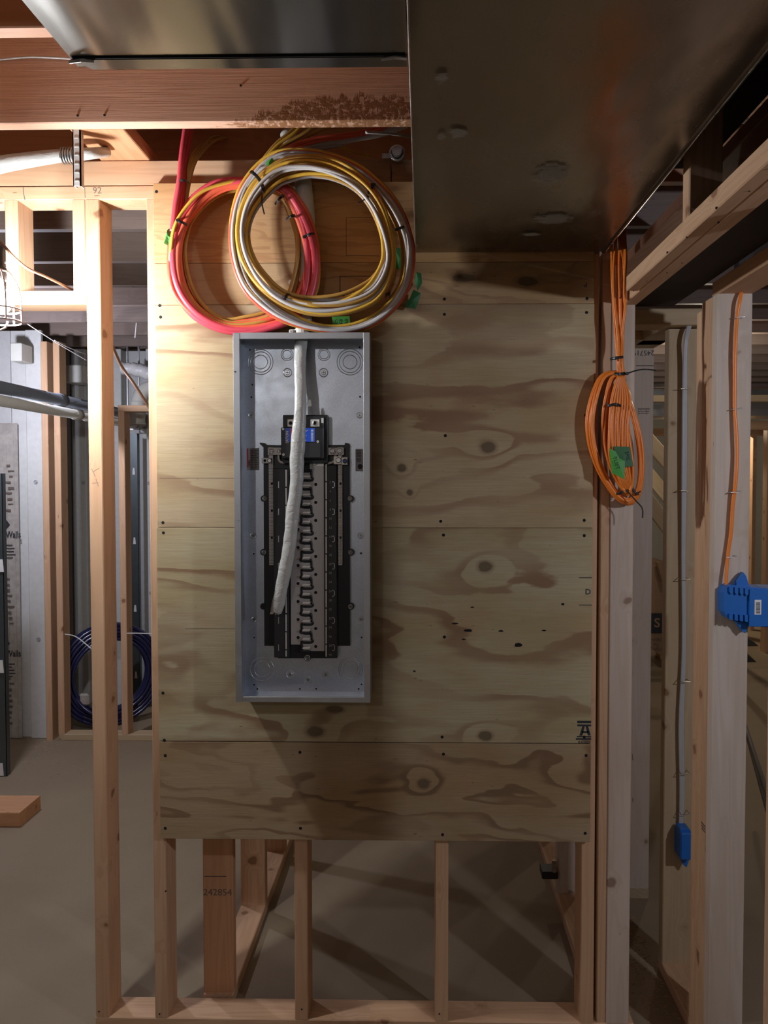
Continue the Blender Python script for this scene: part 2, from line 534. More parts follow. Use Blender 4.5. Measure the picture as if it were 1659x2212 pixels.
ceil = empty('ceiling', (0, 0, 96), 'wooden joists and board subfloor above the basement', kind='structure')
MB().box(-200, 190, -240, 420, 107.3, 108).build('subfloor', OSB, ceil)
def stained_joist():
    g = G('fir_joist_with_brown_stain', .55, 0, .35)
    v = g.obj()
    fine = g.noise(g.vmul(v, (.12, 3, 6)), 1.0, 4, .6)
    n1 = g.noise(g.vmul(v, (.02, .4, .5)), 1.0, 2)
    ring = g.ss(g.math('SINE', g.math('MULTIPLY', n1, 60.0)), -.3, 1)
    c = g.mix(g.math('ADD', g.math('MULTIPLY', ring, .3), g.math('MULTIPLY', fine, .35)), (.78, .49, .345), (.58, .33, .215))
    sp = g.n('ShaderNodeSeparateXYZ'); g.put(sp.inputs[0], v)
    rag = g.noise(g.vmul(v, (.55, 1, .10)), 1.0, 4, .7)
    edge = g.math('ADD', sp.outputs[2], g.math('MULTIPLY', rag, 3.2))
    lim = g.ss(sp.outputs[0], -24, -8, -3.9, -.6)
    low = g.ss(g.math('SUBTRACT', lim, edge), -.25, .25)
    side = g.ss(g.math('ADD', sp.outputs[0], g.math('MULTIPLY', rag, 4)), -24, -19)
    blot = g.noise(g.vmul(v, (1.6, 1, 1.8)), 1.0, 3, .7)
    m = g.math('MULTIPLY', g.math('MULTIPLY', low, side), g.ss(blot, .36, .52))
    c = g.mix(g.math('MULTIPLY', m, .85), c, (.26, .105, .03))
    g.col(c)
    g.put(g.b.inputs['Roughness'], g.ss(m, 0, 1, .6, .32))
    g.bump(g.math('ADD', fine, g.math('MULTIPLY', g.math('MULTIPLY', m, blot), 1.5)), .4, .05)
    return g.m
STAINED = stained_joist()
JY = -8.75
for k in range(-14, 25):
    y = JY + 16 * k
    if k == 0:
        MB().box(-160, 150, y, y + 1.5, 96, 107.3, .08).build('joist', STAINED, ceil, origin=(0, y, 100.5), label='joist with a brown glue stain')
    else:
        lumber('joist', -190, 180, y, y + 1.5, 96, 107.3, PINE_RED if k < 2 else PINE_HAZE, ceil, 'x')
# flat block bridging from the stained joist over the wall plate
lumber('blocking', -35.4, -29.9, JY + 1.5, 4.0, 96.0, 97.5, PINE_ORANGE, ceil, 'y')
lumber('blocking', -35.4, -33.9, JY + 1.5, 4.0, 97.5, 106, PINE_ORANGE, ceil, 'y')
# nails on the stained joist
for px, py in ((168, 250), (226, 249), (520, 185)):
    p = W(px, py, JY)
    MB().cyl((p.x, JY + .2, p.z), (p.x, JY - .07, p.z), .11, 10).build('nail_head', HOLE, ceil)

# outer walls
wall_far = empty('wall_back_far', (0, 420, FL), 'grey far end wall of the basement', kind='structure')
MB().box(-200, 190, 420, 424, FL, 107).build('panel', PANELW, wall_far)
MB().box(-204, -200, -240, 420, FL, 107).build('wall_left', PANELW, kind='structure', label='grey outer wall beyond the pipes')
MB().box(190, 194, -240, 420, FL, 107).build('wall_right', PANELW, kind='structure', label='grey outer wall beyond the door openings')
MB().box(-200, 190, -244, -240, FL, 107).build('wall_front', PANELW, kind='structure', label='grey outer wall behind the viewer')

# ------------------------------------------------------------------ framed wall that carries the board
wb = empty('wall_back', (0, 0, FL), 'framed stud wall with the plywood board', kind='structure')
def st(x0, x1, z0=0.0, z1=91.7, y0=0.0, y1=3.5, m=PINE, par=None, name='stud', **kw):
    return lumber(name, x0, x1, y0, y1, z0, z1, m, par or wb, 'z', **kw)
lumber('bottom_plate', -37.1, -6, 0, 3.5, FL, 0, PINE, wb, 'x')
lumber('bottom_plate', -6, 23.7, 0, 3.5, FL, 0, PINE, wb, 'x')
lumber('top_plate', -72, -28.9, 0, 3.5, 91.7, 93.2, PINE, wb, 'x')
lumber('top_plate', -28.9, 19.4, .1, 3.5, 91.7, 93.2, PINE, wb, 'x')
lumber('top_plate', -72, -3.5, .1, 3.5, 93.2, 95.95, PINE, wb, 'x')
lumber('top_plate', -3.4, 19.4, .2, 3.5, 93.2, 95.95, PINE, wb, 'x')
st(-37.05, -35.5)                                  # end stud beside the door opening
st(-38.5, -37.05, 81.8); st(-46.0, -44.55, 81.8); st(-62, -60.5, 81.8)
lumber('header', -62, -37.05, 0, 3.5, 80.3, 81.8, PINE, wb, 'x')
st(-30.3, -28.85); st(-14.4, -12.9, 0, 91.7); st(1.4, 2.9, 0, 91.7)
st(17.7, 19.2, 0, 85.5, m=PINE)
st(19.55, 20.58, 0, 95.9, .1, 1.6, m=PINE)
st(20.6, 23.15, 0, 80.0, 0, 1.5, m=PINE_PALE)
st(19.75, 23.15, 0, 80.0, 1.6, 3.1, m=PINE)
# nails driven into the lower studs
for px, py in ((345, 2190), (358, 1925), (949, 2190), (634 + 18, 2180), (214, 2185)):
    p = W(px, py, 0)
    MB().cyl((p.x, .1, p.z), (p.x, -.05, p.z), .09, 8).build('nail_head', HOLE, wb)
# pencil crosses and figures
def mark(pts, Y, par, mat=PENCIL, w=.035, name='pencil_mark'):
    m = MB()
    for (a, b) in zip(pts[:-1], pts[1:]):
        if a is None or b is None: continue
        m.tube([(a[0], Y, a[1]), (b[0], Y, b[1])], w, .006, n=4, flat=(0, 1, 0))
    return m.build(name, mat, par)
def pm(px, Y, par, **k):
    mark([None if p is None else (W(p[0], p[1], Y).x, W(p[0], p[1], Y).z) for p in px], Y - .008, par, **k)
pm([(193, 625), (205, 640), None, (203, 624), (193, 640), None, (190, 656), (215, 656)], 0, wb)
pm([(50, 404), (51, 418), (54, 432)], 0, wb, w=.05)
pm([(183, 405), (184, 428)], 0, wb)
text('92', 'pencil_mark', 1.0, (W(210, 412, 0).x, -.01, W(210, 412, 0).z), PENCIL, wb)
pm([(198, 1012), (206, 1030), None, (214, 1011), (200, 1020), None, (199, 1044), (213, 1043), None, (207, 1034), (213, 1051)], 0, wb, w=.025)
pm([(12, 572), (33, 572)], 0, wb, w=.05)

# ------------------------------------------------------------------ wall with the near door header (runs towards the viewer and beyond)
wa = empty('wall_right_inner', (21.4, 0, FL), 'framed partition whose door header runs beside the big duct', kind='structure')
lumber('header', 21.78, 23.3, -70, 0.0, 80.0, 81.5, PINE, wa, 'y')
lumber('header', 20.5, 21.76, -70, -6.3, 80.0, 81.5, PINE, wa, 'y')
for y in (-24, -40, -56):
    lumber('cripple_stud', 20.65, 23.25, y, y + 1.5, 81.5, 93, PINE, wa, 'z')
lumber('top_plate', 20.65, 23.25, -100, 0, 93, 94.5, PINE_RED, wa, 'y')
lumber('stud', 19.75, 23.25, -71.5, -70, 0, 93, PINE, wa, 'z')
lumber('bottom_plate', 19.75, 23.25, 3.5, 120, FL, 0, PINE, wa, 'y')
for y in (27, 45, 62, 80, 98):
    lumber('stud', 19.75, 23.25, y, y + 1.5, 0, 93, PINE_PALE if y == 27 else PINE, wa, 'z')
# nail heads and splinters under the header
nm = []
for i in range(22):
    y = -3 - i * 1.7 + random.uniform(-.5, .5); x = random.uniform(20.3, 22.8)
    MB().cyl((x, y, 80.1), (x, y, 79.96), .07, 6).build('nail_head', HOLE, wa) if i % 2 == 0 else None

# ------------------------------------------------------------------ second partition with the orange cable
w2 = empty('wall_right_outer', (31.9, 0, FL), 'framed partition with door openings and the blue box', kind='structure')
def s2(y0, z0=0, z1=80.0, m=PINE_PALE, x0=30.15, x1=33.7, **kw):
    return lumber('stud', x0, x1, y0, y0 + 1.5, z0, z1, m, w2, 'z', **kw)
s2(-5.0); s2(-3.5, m=PINE); s2(-2.0, m=PINE); s2(-.5, m=PINE, z1=79.2)
s2(10.7, z1=79.4, m=PINE_FAR); s2(28.5); s2(30.0, m=PINE); s2(46); s2(62); s2(78)
lumber('header', 30.15, 33.7, -80, -3.5, 80.0, 81.5, PINE, w2, 'y')
lumber('header', 30.15, 33.7, 10.7, 30, 80.0, 81.5, PINE_FAR, w2, 'y')
lumber('header', 23.3, 33.7, 9.2, 12.7, 79.6, 81.6, PINE_FAR, w2, 'x')
lumber('header', 23.3, 33.7, 22, 25.5, 80.0, 81.6, PINE_FAR, w2, 'x')
lumber('bottom_plate', 30.15, 33.7, -5, 12.2, FL, 0, PINE, w2, 'y')
lumber('bottom_plate', 30.15, 33.7, 28.5, 120, FL, 0, PINE_FAR, w2, 'y')
lumber('top_plate', 30.15, 33.7, -80, 60, 93, 94.5, PINE_RED, w2, 'y')
# near-black sheet painting the unlit ceiling cavity over the passage between the partitions
MB().box(23.4, 30.1, -80, 9.1, 81.8, 82.4).build('shade_panel', SHADE_BLACK, w2)
MB().box(33.75, 34.2, -80, 0, 81.5, 93).build('light_blocker', SHADE_BLACK, w2)  # unseen board added to keep the right-hand lamp off the ceiling
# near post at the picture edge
MB().box(23.4, 30.1, -80, 0, 94.6, 95.9).box(19.9, 20.6, -80, 0, 94.6, 95.9).build('shade_sheet', SHADE_BLACK, w2)  # black sheets added under the joists, standing in for unlit ceiling
lumber('stud', 24.55, 28.0, -31.5, -30.0, 0, 80.0, PINE, w2, 'z')
# inspection stamps
p = W(1390, 762, 28.5)
text('245719', 'printed_number', 1.05, (p.x, 28.48, p.z), INK, w2, rot=(PI / 2, PI, 0), label='upside-down number 245719')
pm([(1374, 790), (1412, 790)], 28.5, w2, mat=INK, w=.05, name='printed_line')
def stamp(px, py, w, h, Y, par, rows=3):
    """small grade stamp: frame with short bars of illegible print"""
    p = W(px, py, Y); m = MB(); y = Y - .012
    for a, b, c, d in ((-w/2, w/2, h/2 - .05, h/2), (-w/2, -w/2 + .05, -h/2, h/2), (w/4, w/4 + .04, -h/2, h/2)):
        m.box(p.x + a, p.x + b, y, y + .01, p.z + c, p.z + d)
    rr = random.Random(px)
    for r in range(rows):
        x = -w/2 + .12; z = h/2 - .18 - r * (h - .2) / rows
        while x < w/2 - .15:
            l = rr.uniform(.05, .2)
            m.box(p.x + x, p.x + x + l, y, y + .01, p.z + z - .11, p.z + z); x += l + .06
    return m.build('grade_stamp', INK, par)
stamp(1391, 889, 1.7, .95, 28.5, w2)
# trapezoid of lettering on the orange ply of the post
def stamp_side(x, y0, z, par):
    m = MB(); rr = random.Random(3)
    for r in range(3):
        yy = y0
        for _ in range(6):
            l = rr.uniform(.08, .2); m.box(x - .012, x - .002, yy, yy + l, z + r * .3, z + r * .3 + .17); yy += l + .06
    return m.build('grade_stamp', INK, par)
stamp_side(30.15, -3.4, 23.3, w2)
# king stud left of the near post reads orange
# ------------------------------------------------------------------ short partition behind the board
w3 = empty('wall_middle', (-24, 20, FL), 'low seen partition standing behind the plywood board', kind='structure')
lumber('bottom_plate', -26.0, -22.45, 4, 90, FL, 0, PINE, w3, 'y')
lumber('stud', -26.0, -22.45, 4.4, 5.9, 0, 93, PINE_ORANGE, w3, 'z')
for y in (23, 39, 55, 71): lumber('stud', -26.0, -22.45, y, y + 1.5, 0, 93, PINE, w3, 'z')
p = W(470, 1928, 4.4)
text('242854', 'printed_number', 1.15, (p.x, 4.38, p.z), INKSOFT, w3, label='faded printed number 242854')
pm([(441, 1893), (489, 1893)], 4.4, w3, mat=INK, w=.05, name='printed_line')

# ------------------------------------------------------------------ far left partition and insulated wall
w4 = empty('wall_left_far', (-75, 95, FL), 'far stud partition in front of the insulated wall', kind='structure')
lumber('bottom_plate', -86.5, -30, 95, 98.5, FL, 0, PINE_FAR, w4, 'x')
for x in (-89.6, -86.7): lumber('stud', x, x + 1.5, 95, 98.5, -1.5 if x < -88 else 0, 93, PINE, w4, 'z')
lumber('stud', -71.5, -70, 95, 98.5, 0, 76.6, PINE, w4, 'z')
lumber('stud', -55.5, -54, 95, 98.5, 0, 76.6, PINE, w4, 'z')
lumber('header', -71.5, -40, 95, 98.5, 76.6, 78.1, PINE, w4, 'x')
lumber('backing_block', -69.0, -66.4, 120.5, 123, 65, 73, PINE, w4, 'z')
w5 = empty('wall_left_insulated', (-100, 130, FL), 'grey insulated foundation wall with pale ribs', kind='structure')
for i in range(14):
    x = -120 + i * 7.6
    MB().box(x, x + 7.3, 127, 129, FL, 96, .12).build('insulation_panel', PANELW, w5)
for i in range(10):
    x = -104.5 + i * 9.8
    MB().box(x, x + 3.0, 123.5, 127, FL, 96, .15).build('rib', RIB, w5)
for i in range(5):
    x = -118 + i * 5.0
    MB().box(x, x + 4.85, 97.5, 99, FL, 96, .1).build('insulation_panel', PANELW if i % 2 else RIB, w5)
MB().box(-94.0, -90.2, 96.4, 97.5, FL, 96, .15).build('rib', RIB, w5)
# white fasteners
for px, py, Y in ((77, 1041, 96.3), (180, 1043, 123.3), (322, 1044, 123.3), (83, 1381, 96.3), (326, 1281, 123.3)):
    p = W(px, py, Y)
    m = MB().ring((p.x, p.z and Y, p.z), .42, .09, 14, 5); m.cyl((p.x, Y, p.z), (p.x, Y - .12, p.z), .25, 10)
    m.build('fastener', [GREYL], w5)
# printed plastic film
p0 = W(4, 1620, 96); p1 = W(36, 880, 96)
film = MB()
for i in range(8):
    a = p0.x - 2 + (p1.x - p0.x + 2) * i / 8; b = p0.x - 2 + (p1.x - p0.x + 2) * (i + 1) / 8
    film.box(a, b, 96.0 + .12 * (i % 2), 96.2 + .12 * (i % 2), FL + .2, 74)
film.build('plastic_film', FOIL, w5)
for py, s in ((1155, 'r Walls'), (1412, 'r Walls')):
    p = W(20, py, 95.9)
    text(s, 'printed_lettering', 2.2, (p.x + .5, 95.8, p.z), INK, w5, sx=.72, bold=.03)
    m = MB()
    q = W(13, py - 22, 95.9)
    m.prism([(q.x - .9, q.z + 1.1), (q.x + .1, q.z + 1.1), (q.x + .95, q.z), (q.x + .1, q.z - 1.1), (q.x - .9, q.z - 1.1), (q.x - .1, q.z)], 95.84, 95.86)
    rr = random.Random(py)
    for r in range(5):
        zz = p.z - 2.6 - r * .75
        m.box(p.x - 1.6, p.x + rr.uniform(.6, 1.5), 95.84, 95.86, zz, zz + .22)
    m.build('printed_emblem', INK, w5)
for py in (1285, 1500, 1255 - 215):
    m = MB(); rr = random.Random(py)
    for r in range(9):
        p = W(20, py - 30 + r * 12, 95.9); w = rr.uniform(.5, 1.7)
        h = rr.uniform(.12, .26); o_ = rr.uniform(-.5, .7); m.box(p.x + o_ - w * .5, p.x + o_ + w * .5, 95.84, 95.86, p.z + rr.uniform(0, .5), p.z + .5 + h)
    m.build('printed_lines', INKSOFT, w5)

# ------------------------------------------------------------------ far right partitions
w6 = empty('wall_right_far', (60, 200, FL), 'far yellow-lit stud partitions of the next rooms', kind='structure')
for x, y, m in ((90, 190, PINE), (106, 190, PINE), (62, 150, PINE_FAR), (78, 150, PINE_FAR), (94, 150, PINE_FAR), (122, 190, PINE), (54, 230, PINE), (70, 230, PINE), (86, 230, PINE), (102, 230, PINE), (118, 230, PINE), (134, 230, PINE), (150, 230, PINE)):
    lumber('stud', x, x + 1.5, y, y + 3.5, FL, 78, m, w6, 'z')
lumber('header', 50, 160, 230, 233.5, 78, 81, PINE, w6, 'x')
lumber('header', 60, 130, 150, 153.5, 84, 86, PINE_FAR, w6, 'x')
lumber('header', 88, 130, 190, 193.5, 78, 81, PINE, w6, 'x')
# stair stringer and braces seen past the narrow gap
for (a, b, c, d, Y) in ((1408, 960, 1452, 1010, 110), (1408, 1085, 1452, 1160, 110), (1400, 1020, 1452, 1090, 128)):
    q0, q1 = W(a, b, Y), W(c, d, Y)
    beam('stair_brace', (q0.x - 4, Y, q0.z + 4.5), (q1.x + 4, Y, q1.z - 4.5), 1.5, 3.5, PINE_FAR, w6)

# ================================================================== PLYWOOD BOARDS
def kn(px, py, rx, rz, cx, cz):
    p = W(px, py, -.72); return (p.x - cx, p.z - cz, rx, rz)
cx = -5.35
SHEETS = [
    (20.95, 31.9, 'plywood_sheet', 'lowest plywood strip of the board, with brown cathedral grain',
     plywood('plywood_brown', (.39, .29, .175), (.20, .12, .065), [kn(915, 1693, .6, .55, cx, 26.4), kn(425, 1745, 2.6, 1.0, cx, 26.4)][:1], .045, .17, 6.5, 3.1, 1.0, sweep=.25)),
    (31.98, 55.7, 'plywood_sheet', 'greenish plywood sheet with dark pitch spots, second from the bottom',
     plywood('plywood_green', (.46, .395, .25), (.25, .155, .085), [kn(1048, 1225, .75, .55, cx, 43.8), kn(1048, 1591, .7, .5, cx, 43.8), kn(680, 1581, .9, .6, cx, 43.8), kn(722, 1533, .9, .4, cx, 43.8)], .026, .10, 6.5, 8.4, 1.0)),
    (55.74, 80.0, 'plywood_sheet', 'tan plywood sheet with one big knot, behind the upper half of the steel enclosure',
     plywood('plywood_tan', (.48, .38, .235), (.27, .16, .09), [kn(1054, 966, .8, .6, cx, 67.9), kn(868, 1010, .45, .4, cx, 67.9), kn(885, 1063, .3, .3, cx, 67.9)], .022, .095, 7.0, 1.7, 1.0, warm=(.38, .235, .14))),
    (80.03, 84.5, 'plywood_sheet', 'narrow plywood strip directly below the top one, under the cable coils',
     plywood('plywood_strip', (.50, .34, .185), (.29, .17, .09), [kn(1140, 608, 1.1, .5, cx, 82.3), kn(1000, 600, 1.2, .45, cx, 82.3)], .05, .22, 7.0, 5.2, .7)),
    (84.54, 93.15, 'plywood_sheet', 'topmost orange-tan plywood strip behind the cable coils',
     plywood('plywood_top', (.58, .36, .18), (.38, .20, .09), [kn(655, 410, .9, .7, cx, 88.8)], .05, .33, 9.0, 6.6, .7)),
]
sheets = []
for i, (z0, z1, nm_, lab, m) in enumerate(SHEETS):
    r = random.Random(i)
    x1 = 18.5
    o = MB().box(-29.25 + r.uniform(-.05, .05), x1 + r.uniform(-.06, .04), -.72, -.01, z0, z1, .035).build(
        nm_, m, origin=(cx, -.36, (z0 + z1) / 2), label=lab, cat='plywood', group='plywood sheets of the wall board')
    ORIG[o.name] = Vector((cx, -.36, (z0 + z1) / 2))
    sheets.append(o)
def screw(sheet, px, py):
    p = W(px, py, -.72)
    m = MB().cyl((p.x, -.70, p.z), (p.x, -.735, p.z), .17, 12).cyl((p.x, -.735, p.z), (p.x, -.745, p.z), .06, 6)
    m.build('screw', HOLE, sheets[sheet])
for s, pts in ((0, ((357, 1632), (648, 1625), (958, 1629), (1266, 1632), (357, 1789), (649, 1789), (956, 1803), (1264, 1800))),
               (1, ((353, 1151), (958, 1156), (1262, 1157), (960, 1376), (355, 1599), (955, 1592), (1262, 1592), (352, 1497))),
               (2, ((347, 685), (960, 679), (1267, 675), (962, 941), (1265, 897), (952, 1126), (1262, 1124), (352, 1129))),
               (3, ((345, 660), (960, 646), (1268, 645))), (4, ((338, 414),))):
    for a, b in pts: screw(s, a, b)
def joint(sheet, xa, xb, py):
    a = W(xa, py, -.72); b = W(xb, py, -.72)
    MB().box(a.x, b.x, -.724, -.70, a.z - .025, a.z + .025).build('veneer_joint', INKSOFT, sheets[sheet])
joint(2, 345, 508, 1033); joint(1, 400, 512, 1358)
# pitch pockets and holes on the greenish sheet
for px, py, a, b in ((983, 1347, .42, .10), (1011, 1362, .5, .16), (1002, 1381, .25, .10), (1082, 1363, .32, .12), (1175, 1362, .25, .1), (1216, 1305, .2, .15), (1020, 1312, .24, .09), (1120, 1393, .5, .28), (895, 1450, .2, .1)):
    p = W(px, py, -.72); pts = []
    for k in range(12):
        t = 2 * PI * k / 12; q = .75 + .35 * random.random()
        pts.append((p.x + math.cos(t) * a * q, p.z + math.sin(t) * b * q))
    MB().prism(pts, -.726, -.70).build('pitch_pocket', HOLE, sheets[1])
# printing: stamp at the right edge, D gauge marks, mill stamp upside down
p = W(1270, 1279, -.72); text('D', 'printed_letter', .85, (p.x, -.725, p.z), INK, sheets[1], bold=.015)
for py in (1248, 1307):
    a, b = W(1251, py, -.72), W(1278, py, -.72)
    MB().box(a.x, b.x, -.727, -.70, a.z - .045, a.z + .045).build('printed_line', INK, sheets[1])
m = MB()
for (x0, x1, y0, y1) in ((1247, 1277, 1557, 1562), (1247, 1277, 1565, 1569), (1246, 1277, 1590, 1592.5), (1244, 1277, 1594.5, 1598)):
    a, b = W(x0, y1, -.72), W(x1, y0, -.72); m.box(a.x, b.x, -.727, -.70, a.z, b.z)
a = W(1264, 1581, -.72)
for k in (-1, 1):
    m.prism([(a.x + k * .05, a.z + .62), (a.x + k * .32, a.z + .62), (a.x + k * .62, a.z - .4), (a.x + k * .30, a.z - .4)], -.727, -.70)
m.box(a.x - .35, a.x + .35, -.727, -.70, a.z - .12, a.z + .08)
m.box(a.x - .62, a.x - .3, -.727, -.70, a.z - .42, a.z - .32)
m.build('printed_emblem', INK, sheets[1])
p = W(1261, 1609 - 1, -.72); text('RATED', 'printed_lettering', .42, (p.x + .04, -.728, p.z + .23), INK, sheets[1], bold=.008)
p = W(790, 635, -.72)
text('MADE IN USA', 'printed_lettering', 1.05, (p.x, -.725, p.z), INKSOFT, sheets[3], rot=(PI / 2, PI, 0), bold=.02, sx=.85)
a, b = W(733, 596, -.72), W(850, 640, -.72)
MB().box(a.x, b.x, -.726, -.7, a.z - .1, a.z).box(a.x, a.x + .13, -.726, -.7, b.z, a.z).build('printed_line', INKSOFT, sheets[3])
# small tags on the top strip
pm([(748, 470), (820, 470), None, (748, 470), (748, 552), (820, 553)], -.72, sheets[4], mat=INKSOFT, w=.03, name='printed_line')
text('P', 'pencil_mark', .7, (W(1265, 615, -.72).x, -.725, W(1265, 615, -.72).z), INK, sheets[3], rot=(PI / 2, PI, 0))

# ================================================================== DUCTS
d1 = empty('sheet_metal_duct', (-10.4, -60, 86), 'sheet metal duct ending in a flanged lip under the stained joist', 'duct')
X0, X1, YE = -20.75, -.95, -37.9
DZ = 86.0
MB().box(X0, X1, -130, YE, DZ, DZ + .05).build('bottom_panel', DUCT, d1)
MB().box(X0 - .04, X0, -130, YE, DZ, DZ + 9.9).build('side_panel', DUCT, d1)
MB().box(X1, X1 + .04, -130, YE, DZ, DZ + 9.9).build('side_panel', DUCT, d1)
MB().box(X0, X1, -130, YE, DZ + 9.85, DZ + 9.9).build('top_panel', DUCT, d1)
m = MB()
m.add([(X0 - .05, YE - 1.0, DZ - .12), (X1 + .05, YE - 1.0, DZ - .12), (X1 + .05, YE, DZ - .16), (X0 + .85, YE, DZ - .16), (X0 - .05, YE - 1.0, DZ - .02), (X1 + .05, YE - 1.0, DZ - .02), (X1 + .05, YE, DZ - .02), (X0 + .85, YE, DZ - .02)],
      [(0, 1, 2, 3), (4, 7, 6, 5), (0, 4, 5, 1), (1, 5, 6, 2), (2, 6, 7, 3), (3, 7, 4, 0)])
m.build('end_flange', DUCT, d1)
MB().box(X0 + .1, X1 - .1, YE - 1.12, YE - 1.01, DZ - .1, DZ + .02).build('seam_shadow_gap', HOLE, d1)
for x in (X0 + .6, X1 - .7):
    m = MB(); m.tube([(x - .8, YE - .85, DZ - .15), (x, YE - 1.1, DZ - .2), (x + .7, YE - .9, DZ - .16)], .10, .05, n=6); m.build('corner_tab', GALV, d1)
MB().box(X0, X1, YE - .06, YE, DZ, DZ + 9.9).build('end_cap', DUCT, d1)

d2 = empty('sheet_metal_duct', (10, -60, 85.2), 'large dull sheet metal duct that reaches down to the plywood board', 'duct')
X0, X1, YE, DZ = -.72, 19.25, -1.6, 85.3
# cross-broken bottom: four triangles meeting slightly low in the middle of each joint
m = MB()
ys = [-150, -96, YE]
for a, b in zip(ys[:-1], ys[1:]):
    cxx, cyy = (X0 + X1) / 2, (a + b) / 2
    v = [(X0, a, DZ), (X1, a, DZ), (X1, b, DZ), (X0, b, DZ), (cxx, cyy, DZ - .22)]
    m.add(v, [(0, 1, 4), (1, 2, 4), (2, 3, 4), (3, 0, 4)])
    m.add([(x, y, DZ + .05) for x, y, z in v[:4]], [(0, 1, 2, 3)])
m.build('bottom_panel', DUCT2, d2)
MB().box(X0 - .05, X0, -150, YE, DZ - .05, DZ + 10.6).build('side_panel', DUCT2, d2)
MB().box(X1, X1 + .05, -150, YE, DZ, DZ + 10.6).build('side_panel', DUCT2, d2)
MB().box(X0, X1, -150, YE, DZ + 10.5, DZ + 10.6).build('top_panel', DUCT2, d2)
MB().box(X0, X1, YE - .06, YE, DZ, DZ + 10.5).build('end_cap', DUCT2, d2)
MB().tube([(X0 - .03, -150, DZ - .02), (X0 - .03, YE, DZ - .02)], .07, n=6).build('edge_seam', GALV, d2, smooth=True)
MB().tube([(X1, -150, DZ), (X1, YE, DZ)], .22, n=10).build('rolled_edge', DUCT2, d2, smooth=True)
# plaster smears on the duct
g = G('plaster_smear', .8); v = g.obj(); g.col((.27, .25, .20))
n = g.noise(g.vmul(v, (1, 2.2, 1)), 1.3, 5, .75); tc = g.n('ShaderNodeTexCoord'); dv = g.n('ShaderNodeVectorMath'); dv.operation = 'DISTANCE'
g.put(dv.inputs[0], g.vmul(tc.outputs['Generated'], (1, 1, 0))); dv.inputs[1].default_value = (.5, .5, 0)
g.put(g.b.inputs['Alpha'], g.ss(g.math('SUBTRACT', n, g.ss(dv.outputs['Value'], .05, .5, 0, .42)), .30, .42, 0, .42))
SMEAR = g.m
for px, py, w, h in ((990, 285, 1.3, 1.6), (955, 290, .6, 1.0), (1190, 375, 2.6, 4.0), (1195, 470, 3.6, 2.6), (1150, 505, 2.0, 1.0), (955, 165, .8, 1.2)):
    # hit the duct's underside along the line of sight from the survey point
    f = None
    for yy in np.linspace(-82, -2, 400):
        q = W(px, py, float(yy))
        if q.z <= DZ - .1 and q.z > 62: f = q; 
        if q.z > DZ - .1: break
    if f is None: continue
    zz = DZ - .235
    MB().box(f.x - w, f.x + w, f.y - h, f.y + h, zz, zz + .004).build('plaster_smear', SMEAR, d2)

# ================================================================== LOAD CENTRE
# enclosure: outer x -19.65..-5.55, z 37.5..76.25, front y -4.62
ex0, ex1, ez0, ez1, YF, YB = -19.68, -5.53, 37.55, 76.25, -4.62, -.74
lc = empty('breaker_panel', ((ex0 + ex1) / 2, YB, ez0), 'open grey steel breaker panel screwed to the plywood board', 'breaker panel')
t = .07
MB().box(ex0, ex1, YB - .06, YB, ez0, ez1).build('back_plate', BOXM, lc)
MB().box(ex0, ex0 + t, YF, YB, ez0, ez1).build('side_wall', BOXM, lc)
MB().box(ex1 - t, ex1, YF, YB, ez0, ez1).build('side_wall', BOXM, lc)
MB().box(ex0 + t, ex1 - t, YF, YB, ez1 - t, ez1).build('top_wall', BOXM, lc)
MB().box(ex0 + t, ex1 - t, YF, YB, ez0, ez0 + t).build('bottom_wall', BOXM, lc)
lip = .62
MB().box(ex0 - .03, ex0 + lip, YF - .05, YF, ez0, ez1, .01).box(ex0 + lip - .05, ex0 + lip, YF, YF + .3, ez0, ez1).build('front_lip', BOXLIP, lc)
MB().box(ex1 - lip, ex1 + .03, YF - .05, YF, ez0, ez1, .01).box(ex1 - lip, ex1 - lip + .05, YF, YF + .3, ez0, ez1).build('front_lip', BOXLIP, lc)
MB().box(ex0 + lip, ex1 - lip, YF - .02, YF + .03, ez1 - .60, ez1 + .02, .01).box(ex0 + lip, ex1 - lip, YF, YF + .3, ez1 - .62, ez1 - .58).build('front_lip', BOXLIP, lc)
MB().box(ex0 + lip, ex1 - lip, YF - .02, YF + .03, ez0, ez0 + .55, .01).box(ex0 + lip, ex1 - lip, YF, YF + .3, ez0 + .53, ez0 + .57).build('front_lip', BOXLIP, lc)
YS = YB - .06                                   # visible inner face of the back plate
def wp(px, py, Y=YS): q = W(px, py, Y); return q.x, q.z
def rings(px, py, rs):
    x, z = wp(px, py); m = MB()
    for r in rs: m.ring((x, YS - .01, z), r / 19.9, .045, 36, 6)
    m.build('knockout', GALV, lc, smooth=True)
rings(563, 782, (27, 22, 15)); rings(756, 782, (28, 23, 15)); rings(620, 766, (13, 9.5)); rings(700, 766, (13, 9.5))
rings(566, 1446, (26, 17)); rings(757, 1446, (26, 22, 16))
def bolt(px, py, r=8, Y=YS, mat=STEEL, par=None, name='screw', hole=True):
    x, z = wp(px, py, Y); k = 19.9; m = MB()
    m.ring((x, Y - .02, z), r / k, .05, 20, 6, mi=0)
    m.cyl((x, Y, z), (x, Y - .13, z), r * .6 / k, 14, r * .5 / k, mi=0)
    m.box(x - .02, x + .02, Y - .145, Y - .12, z - r * .4 / k, z + r * .4 / k, mi=1)
    m.box(x - r * .4 / k, x + r * .4 / k, Y - .145, Y - .12, z - .02, z + .02, mi=1)
    m.build(name, [mat, HOLE], par or lc)
